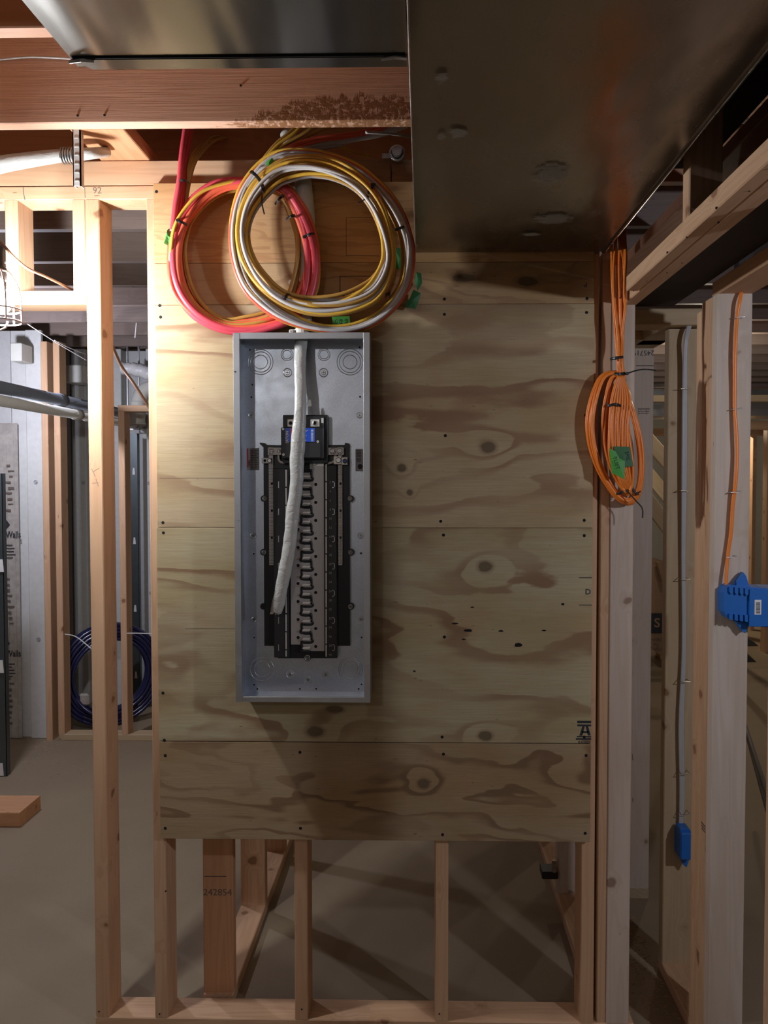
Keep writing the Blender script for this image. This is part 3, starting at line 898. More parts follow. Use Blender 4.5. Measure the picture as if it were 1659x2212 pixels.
for q in ((621, 805, 9), (699, 805, 9), (543, 897, 6), (777, 897, 6), (547, 1157, 6), (779, 1157, 6), (549, 1338, 5), (780, 1338, 5), (627, 1457, 8), (704, 1457, 8), (665, 1468, 6)):
    bolt(*q)
x, z = wp(665, 1463)
P = [(x + math.cos(a) * .45, YS - .01, z + math.sin(a) * .45 + (.28 if math.sin(a) > 0 else -.28)) for a in [2 * PI * i / 28 for i in range(28)]]
MB().tube(P, .035, n=6, closed=True).build('mounting_slot', BOXM, lc, smooth=True)
for px, py in ((540, 756), (545, 831), (543, 858), (548, 1196), (780, 1195), (549, 1377), (781, 1377), (549, 1479), (781, 1478), (556, 1488), (648, 1488), (683, 1488), (775, 1488), (777, 750), (778, 857)):
    x, z = wp(px, py); MB().cyl((x, YS, z), (x, YS - .02, z), .10, 10).ring((x, YS - .015, z), .11, .02, 12, 4, mi=1).build('screw_hole', [HOLE, BOXM], lc)
for px, py in ((508, 803), (514, 1123), (514, 1437), (790, 801), (790, 1122), (791, 1437)):
    x, z = wp(px, py, YF - .05); MB().cyl((x, YF - .03, z), (x, YF - .075, z), .09, 10).build('screw_hole', STEEL if py != 803 else HOLE, lc)
# labels inside
def plate(name, mat, x0, y0, x1, y1, Y, par=None, th=.012, **kw):
    a = W(x0, y1, Y); b = W(x1, y0, Y)
    return MB().box(a.x, b.x, Y - th, Y, a.z, b.z).build(name, mat, par or lc, **kw)
lab = plate('warning_label', GREYL, 533, 968, 560, 1016, YS)
ORIG[lab.name] = worigin(lc)
m = MB()
for r in range(11):
    for c0, c1 in ((541, 549), (550, 558)):
        rr = random.Random(r * 7 + c0); a = W(c0, 972 + r * 3.8, YS); b = W(c0 + (c1 - c0) * rr.uniform(.6, 1), 972 + r * 3.8 + 1.5, YS)
        m.box(a.x, b.x, YS - .018, YS - .011, b.z, a.z)
m.build('label_print', INKSOFT, lc)
plate('label_stripe', REDL, 534, 969, 536.5, 1010, YS - .012)
plate('warning_label', GREYL, 768, 970, 784, 1018, YS)
m = MB()
for r in range(8):
    a = W(770, 973 + r * 3.2, YS); b = W(780, 974.4 + r * 3.2, YS); m.box(a.x, b.x, YS - .018, YS - .011, b.z, a.z)
x, z = wp(778, 1008); m.cyl((x, YS - .011, z), (x, YS - .018, z), .28, 16)
m.build('label_print', INK, lc)

# --- interior: black base, neutral bars, bus, main breaker
Y1 = -1.35
def pp(pts, Y): return [(W(a, b, Y).x, W(a, b, Y).z) for a, b in pts]
base = MB().prism(pp([(561, 956), (571, 957), (576, 961), (612, 962), (612, 955), (706, 955), (706, 961), (744, 961), (746, 956), (754, 958), (755, 962), (756, 1395), (728, 1395), (728, 1422), (600, 1422), (600, 1395), (571, 1395), (569, 966), (561, 959)], Y1), Y1, Y1 + .5)
for q in ((570, 1077), (757, 1077), (569, 1193), (758, 1193), (569, 1310), (758, 1310)):
    x, z = wp(*q, Y1); base.cyl((x, Y1 + .5, z), (x, Y1 - .03, z), .36, 16)
x, z = wp(664, 1421, Y1); base.cyl((x, Y1 + .5, z), (x, Y1 - .03, z), .38, 16)
base.build('interior_base', BLACKP, lc)
for q in ((571, 1077, 4), (756, 1077, 4), (570, 1193, 4), (757, 1193, 4), (757, 1310, 4), (664, 1421, 5.5)):
    bolt(*q, Y=Y1 - .03)
# raised channels either side of the bus
for x0, x1, y0 in ((594, 625, 1012), (703, 728, 1005)):
    a, b = W(x0, 1418, Y1), W(x1, y0, Y1)
    MB().box(a.x, b.x, Y1 - .55, Y1, a.z, b.z, .05).build('side_channel', BLACKP2, lc)
Y2 = Y1 - .55
# dashed rails
for px0, ya, yb in ((618, 1015, 1418), (704.5, 1003, 1418)):
    y = ya; k = 0
    while y < yb - 4:
        e = min(y + 36, yb); a, b = W(px0 - 1.1, e, Y2 - .05), W(px0 + 1.3, y, Y2 - .05)
        MB().box(a.x, b.x, Y2 - .12, Y2, a.z, b.z).build('rail_segment', ALUB, lc); y += 39; k += 1
# breaker hooks
for k in range(7):
    y = 1040 + 58.6 * k
    a, b = W(601, y + 14, Y2), W(603, y, Y2)
    MB().box(a.x, b.x, Y2 - .1, Y2, a.z, b.z).build('breaker_hook', GALV, lc)
    a, b = W(718, y + 14, Y2), W(723.5, y, Y2); w = .09
    MB().box(b.x - w, b.x, Y2 - .1, Y2, a.z, b.z).box(a.x, b.x, Y2 - .1, Y2, b.z - w, b.z).box(a.x, b.x, Y2 - .1, Y2, a.z, a.z + w).build('breaker_hook', GALV, lc)
# embossed position numbers on the right channel
for k in range(20):
    p = W(713.5, 1042 + 19.6 * k, Y2)
    text(str(2 * k + 2), 'embossed_number', .34, (p.x, Y2 - .01, p.z), GREYL, lc)
# neutral bars with screws
for cxp, mat in ((587.3, ALU), (735.7, COPPER)):
    a, b = W(cxp - 4.3, 1220, Y1), W(cxp + 4.3, 966, Y1)
    MB().box(a.x, b.x, Y1 - .42, Y1, a.z, b.z, .03).build('neutral_bar', ALU, lc)
    m = MB()
    y = 1004.0; k = 0
    while y < 1217:
        x, z = wp(cxp, y, Y1 - .42)
        if k in (7, 17, 27): m.cyl((x, Y1 - .40, z), (x, Y1 - .43, z), .13, 10, mi=1)
        else:
            m.cyl((x, Y1 - .40, z), (x, Y1 - .47, z), .115, 8, mi=0)
            m.box(x - .1, x + .1, Y1 - .48, Y1 - .465, z - .015, z + .015, mi=1)
        m.box(a.x + .02, b.x - .02, Y1 - .425, Y1 - .42, z - .16, z - .13, mi=1)
        y += 5.83; k += 1
    m.build('terminal_screws', [mat, HOLE], lc, kind='stuff')
# straps, curved conductors and lugs
def strap(x0, y0, x1, y1, Y, name='strap', mat=ALU, th=.16):
    a, b = W(x0, y1, Y), W(x1, y0, Y)
    return MB().box(a.x, b.x, Y - th, Y, a.z, b.z, .02).build(name, mat, lc)
strap(579, 967, 611, 983, Y1 - .42); strap(708, 967, 743, 983, Y1 - .42)
for q in ((586, 975, 5.5), (603, 974, 4), (719, 974, 6), (734, 974, 6.5)): bolt(*q, Y=Y1 - .58, name='terminal_screw')
for pts in (((602, 983), (602, 992), (606, 998), (615, 1000)), ((724, 983), (724, 991), (719, 998), (706, 1001))):
    m = MB().tube([(W(a, b, Y1 - .5).x, Y1 - .5, W(a, b, Y1 - .5).z) for a, b in smooth_path(pts, 4)], .16, .06, n=8, flat=(0, 1, 0)); m.build('curved_conductor', ALU, lc, smooth=True)
strap(567, 989, 587, 1001, Y1 - .42, 'lug', ALU, .4); strap(722, 986, 738, 1003, Y1 - .42, 'lug', ALUB, .55); strap(738, 988, 751, 1004, Y1 - .42, 'lug', ALUB, .35)
for q, r, mm in (((572, 995), 2.4, HOLE), ((582, 995), 4, STEEL), ((731, 994), 5.5, STEEL), ((745, 996), 4.5, PEXB)):
    Yq = Y1 - (.99 if q[0] > 720 and q[0] < 738 else .85); x, z = wp(*q, Yq)
    MB().cyl((x, Yq + .3, z), (x, Yq - .0, z), r / 19.9, 14).ring((x, Yq, z), r / 19.9, .03, 16, 5, mi=1).build('lug_screw', [mm, HOLE], lc)
# bus: two tinned plates with interleaved stabs
Y3 = Y1 - .25
strap(628.6, 995, 655, 1392, Y3, 'bus_plate', ALU, .12)
strap(671, 1000, 700, 1406, Y3, 'bus_plate', ALU, .12)
strap(676, 990, 700, 1008, Y3 - .02, 'bus_plate', ALUB, .2)
bolt(680, 999, 6, Y=Y3 - .22, name='bus_screw')
a, b = W(652, 1406, Y3), W(673, 1005, Y3)
MB().box(a.x, b.x, Y3 - .05, Y3 + .1, a.z, b.z).build('bus_spacer', BLACKP, lc)
for k in range(20):
    y = 1027 + 19.45 * k
    if y > 1398: break
    left = k % 2 == 1
    # black moulded hook round the stab
    pts = [(653, y + 1), (653, y + 9), (655, y + 14), (668, y + 14), (674, y + 12), (677, y + 5), (676, y - 3), (671, y - 6)] if not left else \
          [(672, y - 6), (672, y), (660, y - 9), (653, y - 9), (650, y - 2), (651, y + 5), (656, y + 8)]
    pts = [(668, y - 9), (672, y - 12), (673, y + 3), (676, y + 7), (672, y + 11), (655, y + 11)] if not left else [(656, y - 8), (651.5, y - 11), (651.5, y + 2), (649, y + 6), (652, y + 10), (670, y + 10)]
    m = MB().tube([(W(a, b, Y3 - .18).x, Y3 - .18, W(a, b, Y3 - .18).z) for a, b in smooth_path(pts, 3)], .125, .09, n=6)
    m.build('insulator_hook', BLACKP, lc, smooth=True)
    a, b = W(655, y + 8, Y3 - .1), W(671, y - 6, Y3 - .1)
    MB().box(a.x, b.x, Y3 - .14, Y3 - .05, a.z, b.z).build('stab_plate', ALU, lc)
    a, b = W(653, y + 4.3, Y3 - .5), W(671.5, y + .5, Y3 - .5)
    z0, z1 = a.z, b.z
    m = MB(); m.add([(a.x, Y3 - .7, z0), (b.x - .12, Y3 - .7, z0), (b.x, Y3 - .7, z1), (a.x + .12, Y3 - .7, z1), (a.x, Y3 - .1, z0), (b.x - .12, Y3 - .1, z0), (b.x, Y3 - .1, z1), (a.x + .12, Y3 - .1, z1)],
                  [(0, 1, 2, 3), (4, 7, 6, 5), (0, 4, 5, 1), (1, 5, 6, 2), (2, 6, 7, 3), (3, 7, 4, 0)])
    m.build('bus_stab', ALUB, lc)
    if left:
        x, z = wp(682, y, Y3 - .12)
    else:
        x, z = wp(644, y, Y3 - .12)
    if not (not left and y < 1120): MB().cyl((x, Y3 - .1, z), (x, Y3 - .135, z), .17, 14).build('bus_hole', HOLE, lc)

# main breaker
mb_parts = []
def blk(name, mat, x0, y0, x1, y1, Yn, Yf, b=.06, par=None):
    a, c = W(x0, y1, Yn), W(x1, y0, Yn)
    return MB().box(a.x, c.x, Yn, Yf, a.z, c.z, b).build(name, mat, par or lc)
body = blk('main_breaker', BLACKP, 611.5, 896, 708, 1001, -2.2, Y1)
P_ = body; ORIG[body.name] = worigin(lc)
def sub(o): ORIG[o.name] = worigin(lc); return o
blk('breaker_case', BLACKP2, 613, 899, 699, 925, -2.75, -2.2, par=body)
blk('breaker_case', BLACKP, 607, 923, 699, 991, -3.15, -2.2, .09, par=body)
blk('breaker_case', BLACKP2, 616, 957, 692, 989, -3.30, -3.15, .05, par=body)
for x0, x1 in ((621, 635), (671, 690)):
    blk('line_lug', ALUB, x0, 906, x1, 921.5, -2.83, -2.7, .02, par=body)
    x, z = wp((x0 + x1) / 2, 914, -2.83)
    MB().ring((x, -2.84, z), .22, .05, 18, 6).cyl((x, -2.82, z), (x, -2.835, z), .2, 14, mi=1).build('lug_screw', [STEEL, HOLE], body)
for q in ((611.5, 926.5), (612.5, 982), (686.5, 954)):
    x, z = wp(*q, -3.16); MB().cyl((x, -3.1, z), (x, -3.2, z), .13, 12).cyl((x, -3.2, z), (x, -3.21, z), .05, 8, mi=1).build('rivet', [ALUB, HOLE], body)
plate('breaker_label', BLUEL, 616, 924.5, 680, 954.5, -3.155, body, label='blue label with a red stripe')
plate('label_stripe', REDL, 628, 924.7, 639, 954.3, -3.168, body)
p = W(620.5, 944.5, -3.17); text('EATON', 'label_lettering', .40, (p.x, -3.184, p.z), WHITEL, body, rot=(PI / 2, -PI / 2, 0), bold=.012)
m = MB(); rr = random.Random(2)
for k in range(14):
    a = W(672, 928 + k * 1.85, -3.17); b = W(677, 928 + k * 1.85 + rr.uniform(.5, 1.3), -3.17); m.box(a.x, b.x, -3.18, -3.17, b.z, a.z)
m.build('bar_code', WHITEL, body)
m = MB()
for px, py in ((661, 930), (661, 940), (660, 950), (664, 929)):
    a = W(px, py + 2, -3.17); b = W(px + 1.2, py, -3.17); m.box(a.x, b.x, -3.18, -3.17, a.z, b.z)
m.build('label_print', WHITEL, body)
plate('small_tag', WHITEL, 694, 903, 699, 914, -2.76, body)

# ================================================================== SERVICE CABLES
def px_tube(m, pts, n=8, closed=False, div=6, k=1.0, flatk=.75, sides=10, wob=0.0, mi=0):
    """pts = (px,py,Y,width px)"""
    S = smooth_path(pts, div, closed)
    P = []; A = []
    for a, b, Y, w in S:
        q = W(a, b, float(Y)); P.append(q); A.append(max(.02, float(w) / 2 * (Y - CAM.y) / F_PX * k))
    m.tube(P, A, [x * flatk for x in A], n=sides, closed=closed, flat=(0, 1, 0), wob=wob, mi=mi)
    return P, A
g = G('wrinkled_grey_sheath', .33, 0, .5); v = g.obj()
wn = g.noise(g.vmul(v, (.8, .8, 1.2)), 1.0, 3, .6, 1.2)
g.col(g.mix(wn, (.43, .43, .40), (.54, .54, .51))); g.bump(wn, .8, .12); WSH = g.m
m = MB()
px_tube(m, [(652, 700, -2.6, 26), (650, 738, -2.9, 27), (648, 790, -3.6, 25), (649, 850, -4.3, 25), (648, 900, -4.5, 27), (644, 950, -4.5, 31), (641, 1000, -4.45, 31), (640, 1050, -4.4, 28), (632, 1110, -4.2, 29), (625, 1180, -4.0, 28), (614, 1240, -3.7, 28), (602, 1300, -3.4, 28), (596, 1322, -3.3, 25)],
        div=12, flatk=.62, sides=24, wob=.10)
sc_ = m.build('service_cable', WSH, smooth=True, origin=W(650, 738, -2.9), label='thick grey service cable hanging loose inside the open steel enclosure', cat='cable')
q = W(595, 1324, -3.3)
m = MB()
for k in range(9):
    a = random.uniform(-.5, .5); m.cyl((q.x + a, -3.3 + random.uniform(-.2, .2), q.z + .1), (q.x + a * 1.05, -3.3, q.z - random.uniform(.0, .22)), .09, 6)
m.build('cut_conductors', ALUB, sc_)
# stitched print line on the sheath
S = smooth_path([(640, 1080, 0, 0), (637, 1150, 0, 0), (628, 1220, 0, 0), (612, 1275, 0, 0)], 22)
m = MB()
for i, (a, b, _, _) in enumerate(S[:-1]):
    if i % 2: continue
    Yv = -4.95 + (b - 1080) * .0042; c = W(a, b, Yv); d = W(S[i + 1][0], S[i + 1][1], Yv); m.tube([(c.x, Yv, c.z), (d.x, Yv, d.z)], .02, n=4)
q = W(669, 871, -4.4); MB().prism([(q.x - .2, q.z - .36), (q.x + .22, q.z - .3), (q.x + .1, q.z + .36), (q.x - .12, q.z + .34)], -4.4, -4.37).build('paper_tag', WHITEL, sc_)
# connector on the enclosure top
cn = MB(); q = W(656, 716, -2.4)
cn.cyl((q.x, -2.4, ez1), (q.x, -2.4, ez1 + .75), .95, 20).cyl((q.x, -2.4, ez1 + .75), (q.x, -2.4, ez1 + 1.0), .8, 20)
cn.box(q.x - 1.5, q.x - .7, -2.9, -2.3, ez1 + .1, ez1 + .7, .1)
cno = cn.build('cable_connector', PVC, label='pale cable clamp connector on top of the steel enclosure', cat='connector', origin=(q.x, -2.4, ez1), smooth=False)
MB().cyl((q.x - 1.2, -2.9, ez1 + .4), (q.x - 1.2, -3.1, ez1 + .4), .2, 12).box(q.x - 1.3, q.x - 1.1, -3.12, -3.1, ez1 + .38, ez1 + .42, mi=1).build('screw', [STEEL, HOLE], cno)
m = MB()
px_tube(m, [(622, 288, 0.2, 34), (632, 330, -1.2, 34), (650, 372, -1.7, 35), (659, 430, -1.7, 36), (664, 500, -1.6, 34), (664, 580, -1.6, 32), (662, 650, -2.2, 30), (657, 712, -2.4, 28)], div=8, flatk=.7, sides=18, wob=.03)
m.build('service_cable', SHEATH, smooth=True, origin=W(657, 712, -2.4), label='grey service cable running down behind the coils to the enclosure top', cat='cable')
x, z = wp(630, 611, -.74)
MB().lathe([(0, 0), (.33, .0), (.33, .08), (.2, .16), (0, .18)], (0, 0, 0), 14)
cl = MB().cyl((x, -.74, z), (x, -.9, z), .34, 16).cyl((x, -.9, z), (x, -.98, z), .2, 12).cyl((x, -.98, z), (x, -.985, z), .07, 8, mi=1).build('strap_screw', [STEEL, HOLE], label='shiny pan-head screw in the plywood inside the pink coil', cat='screw')

# ================================================================== CABLE COILS
def resample(pts, n):
    S = smooth_path([tuple(p) for p in pts], 10, True)
    P = np.array([s[:2] for s in S]); Q = np.vstack([P, P[:1]])
    d = np.r_[0, np.cumsum(np.linalg.norm(np.diff(Q, axis=0), axis=1))]
    t = np.linspace(0, d[-1], n, endpoint=False)
    return np.c_[np.interp(t, d, Q[:, 0]), np.interp(t, d, Q[:, 1])]
def ring_strand(outer, inner, u, Y, wpx, mat, par, seed, amp=.13, yamp=.25, name='cable', flatk=.75, n=84):
    rr = random.Random(seed)
    ph = [rr.uniform(0, 6.28) for _ in range(4)]
    O = resample(outer, n); I_ = resample(inner, n)
    pts = []; A = []
    for i in range(n):
        t = 2 * PI * i / n
        uu = u + amp * (math.sin(t + ph[0]) * .6 + math.sin(2 * t + ph[1]) * .5 + math.sin(3 * t + ph[3]) * .25)
        uu = min(max(uu, 0.0), 1.0)
        x = O[i][0] * (1 - uu) + I_[i][0] * uu; y = O[i][1] * (1 - uu) + I_[i][1] * uu
        yy = Y + yamp * math.sin(t * 1 + ph[2])
        q = W(x, y, yy); pts.append(q); A.append(wpx / 2 * (yy - CAM.y) / F_PX)
    return MB().tube(pts, A, [a * flatk for a in A], n=8, closed=True, flat=(0, 1, 0)).build(name, mat, par, smooth=True)
def open_strand(pts, wpx, mat, par, name='cable', flatk=.75, n=8):
    m = MB(); px_tube(m, [(*p, wpx) for p in pts], div=8, flatk=flatk, sides=n)
    return m.build(name, mat, par, smooth=True)
def tie(par, pts, w=.14, head=None, tail=None, name='cable_tie'):
    """nylon tie drawn over the bundle; pts (px,py,Y)"""
    m = MB()
    S = [W(a, b, Y) for a, b, Y in smooth_path(pts, 5)]
    m.tube(S, w, .035, n=6, flat=(0, 1, 0))
    if head:
        q = W(*head); m.box(q.x - .17, q.x + .17, q.y - .14, q.y + .14, q.z - .14, q.z + .14, .04)
    if tail:
        S = [W(a, b, Y) for a, b, Y in smooth_path(tail, 5)]
        m.tube(S, .075, .03, n=6, flat=(0, 1, 0))
    return m.build(name, TIE, par)

# coil 1: red and yellow
O1 = [(520, 386), (468, 394), (420, 425), (382, 478), (366, 545), (372, 620), (404, 672), (452, 704), (515, 719), (580, 712), (640, 690), (676, 645), (690, 585), (686, 520), (664, 455), (625, 405), (588, 392), (555, 386)]
I1 = [(518, 412), (482, 420), (444, 446), (410, 492), (400, 548), (412, 612), (438, 655), (482, 686), (530, 684), (578, 672), (616, 640), (634, 600), (642, 555), (640, 510), (624, 462), (603, 425), (575, 412), (548, 408)]
q = W(527, 552, -1.8)
c1 = empty('cable_coil', (q.x, -1.8, q.z), 'round coil of pink-red and mustard cables behind the white and yellow coil', 'cable coil', 'coils of cable hung on the wall')
seq1 = [(.00, -2.9, 11, REDC), (.12, -3.3, 15, PINKC), (.30, -3.5, 15, PINKC), (.45, -3.4, 14, REDC), (.38, -2.9, 14, PINKC), (.54, -3.0, 13, REDC), (.62, -2.6, 9, MUSTC), (.75, -2.3, 9, MUSTC), (.88, -2.0, 8, MUSTC), (.98, -1.7, 8, MUSTC),
        (.05, -1.6, 10, YELC), (.22, -1.5, 11, REDC), (.40, -1.5, 12, PINKC), (.55, -1.9, 11, PINKC), (.70, -1.3, 9, REDC), (.03, -2.2, 8, YELC)]
for i, (u, Y, w, mt) in enumerate(seq1): ring_strand(O1, I1, u, -1.45 + (Y + 1.3) * .6, w, mt, c1, 10 + i, amp=.2)
for dx, mt, w, Y in ((0, PINKC, 14, -3.2), (7, PINKC, 13, -2.8), (13, PINKC, 11, -2.4)):
    open_strand([(373 + dx, 500, Y), (380 + dx, 440, Y), (388 + dx * .7, 392, Y), (394 + dx * .8, 330, Y + .6), (401 + dx * .9, 280, Y + 1.2), (404 + dx, 250, Y + 1.6)], w, mt, c1)
for k, (ex, ey) in enumerate(((478, 301), (470, 295), (462, 306), (486, 298))):
    open_strand([(398, 470, -2.3), (402 + 2 * k, 400, -2.2), (410 + 4 * k, 350, -2), (432 + 5 * k, 315 + k, .5), (ex - 12, ey + 2, 4), (ex + 4, ey, 7.2)], 7.5, MUSTC, c1)
open_strand([(366, 580, -2.4), (374, 500, -3.7), (400, 450, -3.7), (440, 412, -3.6), (500, 392, -3.2), (530, 390, -2.6)], 8, YELC, c1)
tie(c1, [(384, 391, -3.2), (396, 389, -3.75), (408, 394, -2.6)])
tie(c1, [(376, 480, -3.2), (388, 478, -4.0), (404, 486, -3.4)], head=(384, 476, -3.9))
tie(c1, [(594, 441, -3.2), (603, 430, -3.9), (612, 421, -3.2)], head=(610, 424, -3.8))
tie(c1, [(618, 474, -3.2), (628, 467, -3.9), (637, 466, -3.3)], head=(634, 466, -3.7))
tie(c1, [(654, 512, -3.2), (668, 506, -3.9), (679, 504, -3.2)], head=(658, 512, -3.7))
def tape(par, pts, Y, mat=TAPE, name='tape_flag', wr=.25):
    """folded flag of masking tape, outline in picture points"""
    P = [W(a, b, Y) for a, b in pts]
    c = sum(P, Vector()) / len(P)
    m = MB(); n = len(P)
    rr = random.Random(int(c.x * 7))
    off = [rr.uniform(-wr, wr) for _ in P]
    vs = [(p.x, Y + o, p.z) for p, o in zip(P, off)] + [(c.x, Y - wr, c.z)]
    vs += [(p.x, Y + o + .03, p.z) for p, o in zip(P, off)] + [(c.x, Y - wr + .03, c.z)]
    fs = [(i, (i + 1) % n, n) for i in range(n)] + [(n + 1 + (i + 1) % n, n + 1 + i, 2 * n + 1) for i in range(n)]
    fs += [(i, n + 1 + i, n + 1 + (i + 1) % n, (i + 1) % n) for i in range(n)]
    return m.add(vs, fs).build(name, mat, par)
tape(c1, [(364, 493), (371, 496), (370, 515), (364, 531), (355, 526), (357, 508), (361, 498)], -2.9)
pm([(360, 502), (366, 508), None, (359, 512), (365, 518), None, (360, 521), (363, 526)], -3.25, c1, mat=INK, name='pen_marking')
tape(c1, [(576, 413), (583, 417), (584, 423), (577, 421)], -3.4)

# coil 2: white, yellow and salmon
O2 = [(640, 322), (590, 330), (545, 366), (512, 420), (498, 490), (503, 560), (525, 622), (565, 665), (612, 694), (670, 711), (740, 717), (800, 706), (850, 672), (884, 622), (896, 560), (889, 500), (862, 440), (820, 392), (770, 354), (705, 330)]
I2A = [(650, 346), (605, 352), (568, 388), (540, 432), (524, 492), (528, 556), (548, 606), (585, 645), (630, 676), (680, 700), (740, 704), (790, 688), (832, 655), (862, 610), (868, 560), (864, 512), (842, 460), (805, 412), (755, 374), (705, 352)]
q = W(697, 520, -2.2)
c2 = empty('cable_coil', (q.x, -2.2, q.z), 'large round coil of white, yellow and salmon cables beside the big duct', 'cable coil', 'coils of cable hung on the wall')
seqA = [(.00, -3.0, 8, YELC), (.14, -3.2, 9, REDC), (.26, -3.2, 8, WHITEC), (.36, -3.3, 8, GREYC), (.52, -3.0, 8, WHITEC), (.68, -2.8, 8, GREYC), (.85, -2.7, 8, YELC), (.97, -2.4, 7.5, MUSTC), (.10, -2.2, 8, REDC), (.30, -2.3, 8, YELC)]
for i, (u, Y, w, mt) in enumerate(seqA): ring_strand(O2, I2A, u, Y - .35, w, mt, c2, 40 + i, amp=.17)
O3 = [(650, 334), (600, 345), (556, 384), (524, 440), (512, 500), (522, 560), (550, 612), (592, 650), (640, 672), (700, 681), (765, 672), (818, 646), (846, 596), (852, 545), (842, 488), (826, 440), (800, 400), (765, 368), (725, 345), (690, 336)]
I3 = [(660, 384), (612, 398), (580, 425), (552, 462), (540, 505), (548, 548), (572, 590), (606, 624), (648, 640), (700, 641), (752, 630), (796, 605), (822, 565), (824, 530), (815, 490), (798, 450), (776, 420), (748, 400), (715, 388), (690, 384)]
seqB = [(.00, -3.5, 8.5, YELC), (.10, -3.9, 8, MUSTC), (.22, -4.0, 8, YELC), (.36, -4.2, 8.5, WHITEC), (.46, -4.0, 8, MUSTC), (.56, -4.1, 8, WHITEC), (.72, -3.8, 8, YELC), (.97, -3.4, 8, MUSTC), (.18, -3.0, 9, REDC), (.34, -3.1, 8, WHITEC), (.60, -3.0, 8, MUSTC), (.74, -2.9, 8, YELC), (.88, -3.1, 7.5, GREYC)]
for i, (u, Y, w, mt) in enumerate(seqB): ring_strand(O3, I3, u, Y - .35, w, mt, c2, 70 + i, amp=.2)
tails = [([(520, 440), (548, 380), (572, 345), (602, 312), (640, 284), (660, 262)], YELC, 8), ([(524, 445), (553, 382), (580, 345), (612, 315), (660, 286), (690, 265)], MUSTC, 8),
         ([(512, 450), (545, 378), (567, 346), (597, 310), (628, 284), (650, 262)], MUSTC, 8), ([(530, 440), (558, 380), (588, 345), (620, 318), (672, 290), (720, 270)], MUSTC, 9),
         ([(506, 470), (540, 395), (572, 356), (618, 322), (680, 300), (745, 292), (800, 282), (830, 270)], REDC, 11), ([(512, 470), (548, 392), (580, 358), (625, 326), (690, 305), (750, 297), (810, 284), (840, 270)], REDC, 9),
         ([(530, 450), (562, 385), (590, 358), (635, 328), (700, 311), (760, 301), (820, 288), (860, 272)], GREYC, 9), ([(536, 450), (566, 390), (598, 360), (645, 332), (705, 315), (765, 303), (830, 290), (880, 272)], WHITEC, 9),
         ([(545, 450), (575, 392), (605, 362), (650, 336), (700, 320), (740, 312)], GREYC, 9)]
for i, (pts, mt, w) in enumerate(tails):
    N_ = len(pts)
    open_strand([(a, b, -3.2 + .1 * (i % 4) + (2.0 * max(0, (k - 2)) / N_)) for k, (a, b) in enumerate(pts)], w, mt, c2)
open_strand([(580, 372, -3), (630, 335, -2.4), (690, 314, -1.5), (735, 318, -.5), (775, 333, 1.5), (800, 338, 3.2)], 7, YELC, c2)
tie(c2, [(541, 370, -3.8), (552, 378, -4.4), (563, 392, -4.6), (568, 405, -4.7), (569, 416, -4.2)], w=.17, head=(545, 372, -4.2), tail=[(566, 418, -4.3), (566, 440, -4.5), (571, 463, -4.5)])
tie(c2, [(809, 396, -3.8), (803, 406, -4.5), (794, 420, -4.5), (786, 431, -4)], w=.16, head=(792, 426, -4.4), tail=[(792, 426, -4.5), (780, 436, -4.4), (773, 437, -4.4)])
tie(c2, [(790, 418, -4.2), (797, 424, -4.5), (806, 426, -4.2)], w=.12, head=(804, 399, -4.2))
tie(c2, [(880, 487, -3.4), (868, 491, -4.0), (857, 495, -3.5)], head=(857, 496, -3.9))
tie(c2, [(625, 634, -4.0), (616, 642, -4.7), (611, 656, -4.2)], w=.16)
tape(c2, [(717, 684), (755, 683), (757, 705), (719, 706)], -2.6, wr=.08)
text('0 2 3', 'pen_marking', .7, (W(738, 695, -2.75).x, -2.76, W(738, 695, -2.75).z), INK, c2)
tape(c2, [(850, 535), (876, 537), (876, 581), (857, 580)], -2.3, TAPED, wr=.12)
tape(c2, [(848, 536), (854, 545), (862, 580), (850, 580)], -3.3, TAPE, wr=.1)
tape(c2, [(899, 588), (910, 590), (912, 612), (902, 628), (896, 610)], -1.7, TAPED, wr=.1)
tape(c2, [(893, 626), (909, 634), (904, 652), (898, 668), (876, 664), (874, 655), (885, 646)], -1.9, TAPED, wr=.2)
tape(c2, [(813, 690), (824, 684), (829, 687), (818, 694)], -3.7, TAPE, wr=.05)
tape(c2, [(577, 347), (588, 341), (592, 347), (580, 358), (574, 357)], -4.1, TAPE, wr=.1)
# stray white cable above the plate
m = MB(); px_tube(m, [(790, 286, -6, 6), (835, 288, -5, 6), (868, 292, -3, 6), (894, 298, -1, 6)], div=6)
m.build('white_cable', WHITEC, smooth=True, label='single white cable crossing under the stained joist beside the big duct', cat='cable')
# blue tail of the white strap above
q = W(606, 290, 2)
# ---------------------------------------------------------------- orange coil on the post
q = W(1335, 800, -1.5)
oc = empty('cable_coil', (q.x, -1.5, q.z), 'long narrow coil of orange cables hanging from the post beside the plywood board', 'cable coil', 'coils of cable hung on the wall')
rr = random.Random(5)
starts = [(1321, 500), (1327, 498), (1331, 500), (1336, 497), (1340, 503), (1345, 500), (1350, 505)]
mids = [(1322, 610), (1334, 640), (1326, 660), (1344, 620), (1338, 650), (1348, 660), (1352, 610)]
for k in range(7):
    a, b = starts[k], mids[k]
    open_strand([(a[0], a[1] - 110, -1.7), (a[0], a[1], -1.9), (b[0], (a[1] + b[1]) / 2, -2.0 - .1 * k), (b[0] + rr.uniform(-3, 3), b[1], -2.1 - .1 * k),
                 (1330 + k * 2.6, 730, -2.1 - .1 * (k % 3)), (1334 + k * 1.6, 775, -2.3 - .1 * (k % 3)), (1335 + k * 2, 805, -2.4), (1336 + k * 2.4, 850, -2.6)], 6.5, ORANGEC, oc, flatk=.9)
